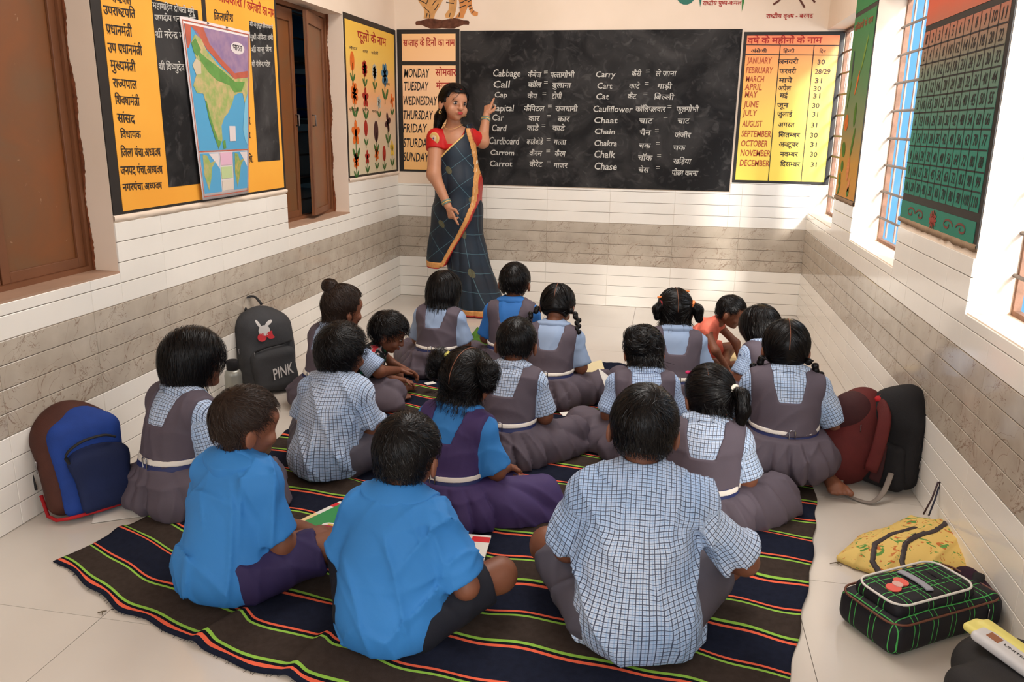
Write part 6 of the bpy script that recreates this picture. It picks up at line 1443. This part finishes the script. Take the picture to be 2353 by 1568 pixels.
decal('emblem_band', lambda a, y, b: np.array([a+.004, b-.004, .1368]), [[(-.055+.012*math.cos(t), .0+.05*math.sin(t)) for t in [-1.2, -.8, -.4, 0, .4, .8, 1.2]]+[(-.036+.012*math.cos(t), .0+.055*math.sin(t)) for t in [1.2, .8, .4, 0, -.4, -.8, -1.2]]], [mat('emblem_grey', srgb(150, 150, 160), .5)], .1605, pb)
zip_pull((.12, -.105, .08), pb); strap('strap', [(.17, -.02, .08), (.21, .0, .10), (.235, .04, .05), (.21, .08, .03)], .030, blk, pb, .006)
# 8 black bag in the near right corner with a pouch on top, 9 dark violet cloth
bb_ = empty('cloth_bag', (.80, 1.66, 0), math.radians(20), 'large plain black bag slumped in the near right corner', 'bag')
sd_mesh('bag_cloth', [('b', (-.01, -.03, .075), (.135, .13, .072), .05), ('e', (.05, .10, .08), (.11, .09, .07))], .007, .05, fabric('bag_charcoal', srgb(44, 42, 42)), bb_, zc, (18, .008, 61)); strap('strap', [(-.14, -.02, .02), (-.20, -.05, .006), (-.19, -.12, .006), (-.12, -.14, .01)], .03, blk, bb_, .004)
po = empty('pouch', (.785, 1.735, .150), math.radians(-52), 'yellow and white printed pouch lying on the black bag', 'pouch', rot=(math.radians(0), math.radians(8), math.radians(-52)))
sd_mesh('pouch_body', [('b', (.04, 0, .012), (.10, .036, .012), .01)], .004, .01, mat('pouch_white', srgb(206, 204, 204), .45), po); sd_mesh('pouch_flap', [('b', (.03, .024, .016), (.10, .016, .012), .008), ('b', (-.062, .0, .012), (.024, .026, .010), .008)], .004, .012, mat('pouch_yellow', srgb(226, 214, 120), .5), po)
V, F, w = text_geo('UNITED'); mx = max(a for a, b in V); mesh('lettering', [(-.0+.055*a/mx, -.010+b*.010, .0246) for a, b in V], F, ink, po)
MB().box((-.035, -.018, .024), (-.008, .004, .0248)).build('label_patch', mat('label_brown', srgb(150, 96, 66), .5), po)
dc = empty('folded_cloth', (.98-.17, 2.02, 0), 0, 'dark violet patterned cloth behind the plaid backpack', 'cloth'); dc.location = (.865, 2.19, 0)
sd_mesh('cloth', [('e', (0, 0, .05), (.045, .06, .05)), ('e', (.02, -.08, .045), (.04, .06, .045))], .006, .03, mat('cloth_violet', srgb(52, 26, 44), .8, .2, .4, 60), dc, zc, (40, .008, 71))
# ================================================================ books, papers, small things
pap = mat('paper', srgb(226, 222, 214), .6); page = mat('page_yellow', srgb(220, 204, 160), .6); bgreen = mat('cover_green', srgb(52, 142, 74), .4); bred = mat('cover_red', srgb(214, 40, 42), .45); bcream = mat('cover_cream', srgb(232, 206, 150), .5)
def book(name, loc, rz, w, h, t, cover, label, rot=None, art=None, cat='book'):
    r = empty(name, loc, rz, label, cat, rot=rot)
    MB().box((-w/2+.002, -h/2+.002, .0008), (w/2-.002, h/2-.002, t-.0008)).build('pages', pap, r); b = MB().box((-w/2, -h/2, 0), (w/2, h/2, .0008)).box((-w/2, -h/2, t-.0008), (w/2, h/2, t)).box((-w/2-.0008, -h/2, 0), (-w/2, h/2, t)); b.build('cover', cover, r); return r
g_ = book('notebook', (-.995, 2.245, .012), math.radians(-25), .17, .22, .006, bgreen, 'green cover exercise book lying between the two bright blue shirts')
MB().box((-.085, -.11, .006), (-.068, .11, .0064)).build('spine_strip', pap, g_); MB().box((-.085, .055, .0064), (-.068, .085, .0068)).build('spine_mark', bred, g_); MB().box((-.085, -.10, .0064), (-.068, -.01, .0068)).build('spine_mark', bcream, g_); MB().box((-.085, .100, .006), (.085, .11, .0064)).build('spine_strip', pap, g_)
mesh('cover_art', [(a, b, .0066) for a, b in ell(.035, -.045, .042, .026)], [tuple(range(18))], pap, g_); mesh('cover_art', [(a, b, .0070) for a, b in ell(.030, -.048, .030, .010, 12, .2)], [tuple(range(12))], mat('art_red', srgb(150, 30, 50), .5), g_); mesh('cover_art', [(a, b, .0069) for a, b in ell(.040, -.034, .034, .008, 12, .1)], [tuple(range(12))], mat('art_gold', srgb(214, 180, 70), .5), g_); mesh('cover_art', [(a, b, .0071) for a, b in ell(.045, -.056, .020, .006, 12, .1)], [tuple(range(12))], mat('art_blue', srgb(70, 100, 170), .5), g_)
pc = empty('pencil', (-.975, 2.235, .0215), math.radians(-68), 'dark pencil lying on the green exercise book', 'pencil'); MB().tube([(-.05, 0, 0), (.045, 0, 0)], .0033, 6).build('shaft', mat('pencil_dark', srgb(40, 44, 44), .4), pc); MB().tube([(.045, 0, 0), (.055, 0, 0)], [.0033, .0006], 6).build('tip', bcream, pc)
b2 = book('notebook', (-.500, 2.13, .035), math.radians(4), .07, .15, .005, pap, 'white and red notebook partly hidden by the bright blue shirt with black shorts'); MB().box((-.02, .03, .005), (.0352, .062, .0056)).build('cover_mark', bred, b2)
b3 = book('notebook', (-.985, 4.16, .09), math.radians(-20), .15, .20, .006, mat('cover_leaf', srgb(90, 140, 50), .5, .3, .4, 40), 'green picture book tilted up right of the pale blue blouse below the sari', rot=(math.radians(50), math.radians(10), math.radians(-40)))
b4 = book('notebook', (-.925, 4.42, .05), 0, .09, .12, .005, pap, 'small white and red book left of the royal blue sleeve', rot=(math.radians(35), 0, math.radians(10))); MB().box((-.045, .03, .005), (.045, .055, .0056)).build('cover_mark', bred, b4)
b5 = book('notebook', (-.325, 3.95, .05), 0, .13, .17, .005, page, 'yellowed open page at the knee of the person bending forward in the rear row', rot=(math.radians(20), math.radians(-15), math.radians(12)))
b6 = book('notebook', (-.185, 3.52, .10), 0, .16, .20, .004, pap, 'white open exercise book left of the person with pink hair clips', rot=(math.radians(30), math.radians(38), math.radians(40)))
b7 = book('notebook', (.305, 4.42, .03), math.radians(12), .13, .19, .006, pap, 'white and red book under the hands of the coral dress'); MB().box((-.035, .01, .006), (.0, .09, .0066)).build('cover_mark', bred, b7); MB().box((.01, -.07, .006), (.05, -.02, .0066)).build('cover_mark', pinkc, b7)
b8 = book('notebook', (.43, 4.50, .02), math.radians(-35), .17, .22, .003, bcream, 'blank beige sheet on the floor right of the coral dress', cat='paper')
for nm, loc, rz, s, lb in (('paper_sheet', (-.375, 3.38, .03), .5, .07, 'scrap of white paper right of the pinafore behind the violet one'), ('paper_sheet', (-.245, 3.32, .035), -.4, .08, 'white paper corner beside the knee of the person with pink hair clips'), ('paper_sheet', (-1.705, 2.19, .003), .55, .20, 'grey paper sheet under the blue and brown backpack'), ('paper_sheet', (-1.075, 3.60, .05), .8, .05, 'small white slip on the rug near the floral dress')):
    tag(MB().box((-s/2, -s*.35, 0), (s/2, s*.35, .0012), 0, Matrix.Rotation(rz, 3, 'Z'), loc).build(nm, pap), lb, 'paper')
pn = empty('pen_case', (.655, 3.20, .13), .5, 'small blue case held by the kneeling person with red hair ties', 'case'); sd_mesh('case_body', [('b', (0, 0, 0), (.045, .022, .014), .008)], .004, .005, mat('case_blue', srgb(110, 140, 176), .5), pn)
pe = empty('pen', (.600, 3.22, .135), 0, 'white pen with black cap held beside the blue case', 'pen', rot=(.3, .25, 0)); MB().tube([(0, 0, 0), (0, 0, .075)], .004, 8).build('shaft', pap, pe, True); MB().tube([(0, 0, .075), (0, 0, .105)], .005, 8).build('cap', blk, pe, True)
for nm, x, y, r_, lb in (('twig', .560, 2.325, .03, 'dry leaf twig on the bare floor left of the yellow bag'), ('twig', -1.395, 1.645, .018, 'tiny dark twig on the floor joint in front of the rug')):
    tag(MB().tube([(x-r_*.6, y, .003), (x, y+.004, .006), (x+r_*.4, y+.012, .004)], [.0012, .002, .001], 5).tube([(x, y+.004, .006), (x+r_*.5, y-.008, .003)], [.0015, .0006], 5).build(nm, mat('twig_m', srgb(88, 74, 52), .8)), lb, 'twig')
tag(MB().tube([(XL+.022, 2.70, .006), (XL+.020, 3.10, .008)], .006, 6).tube([(XL+.03, 3.0, .010), (XL+.035, 3.02, .012)], .008, 6).build('stick', mat('cane', srgb(176, 160, 120), .6), None, True), 'pale cane stick lying along the foot of the left wall', 'stick')
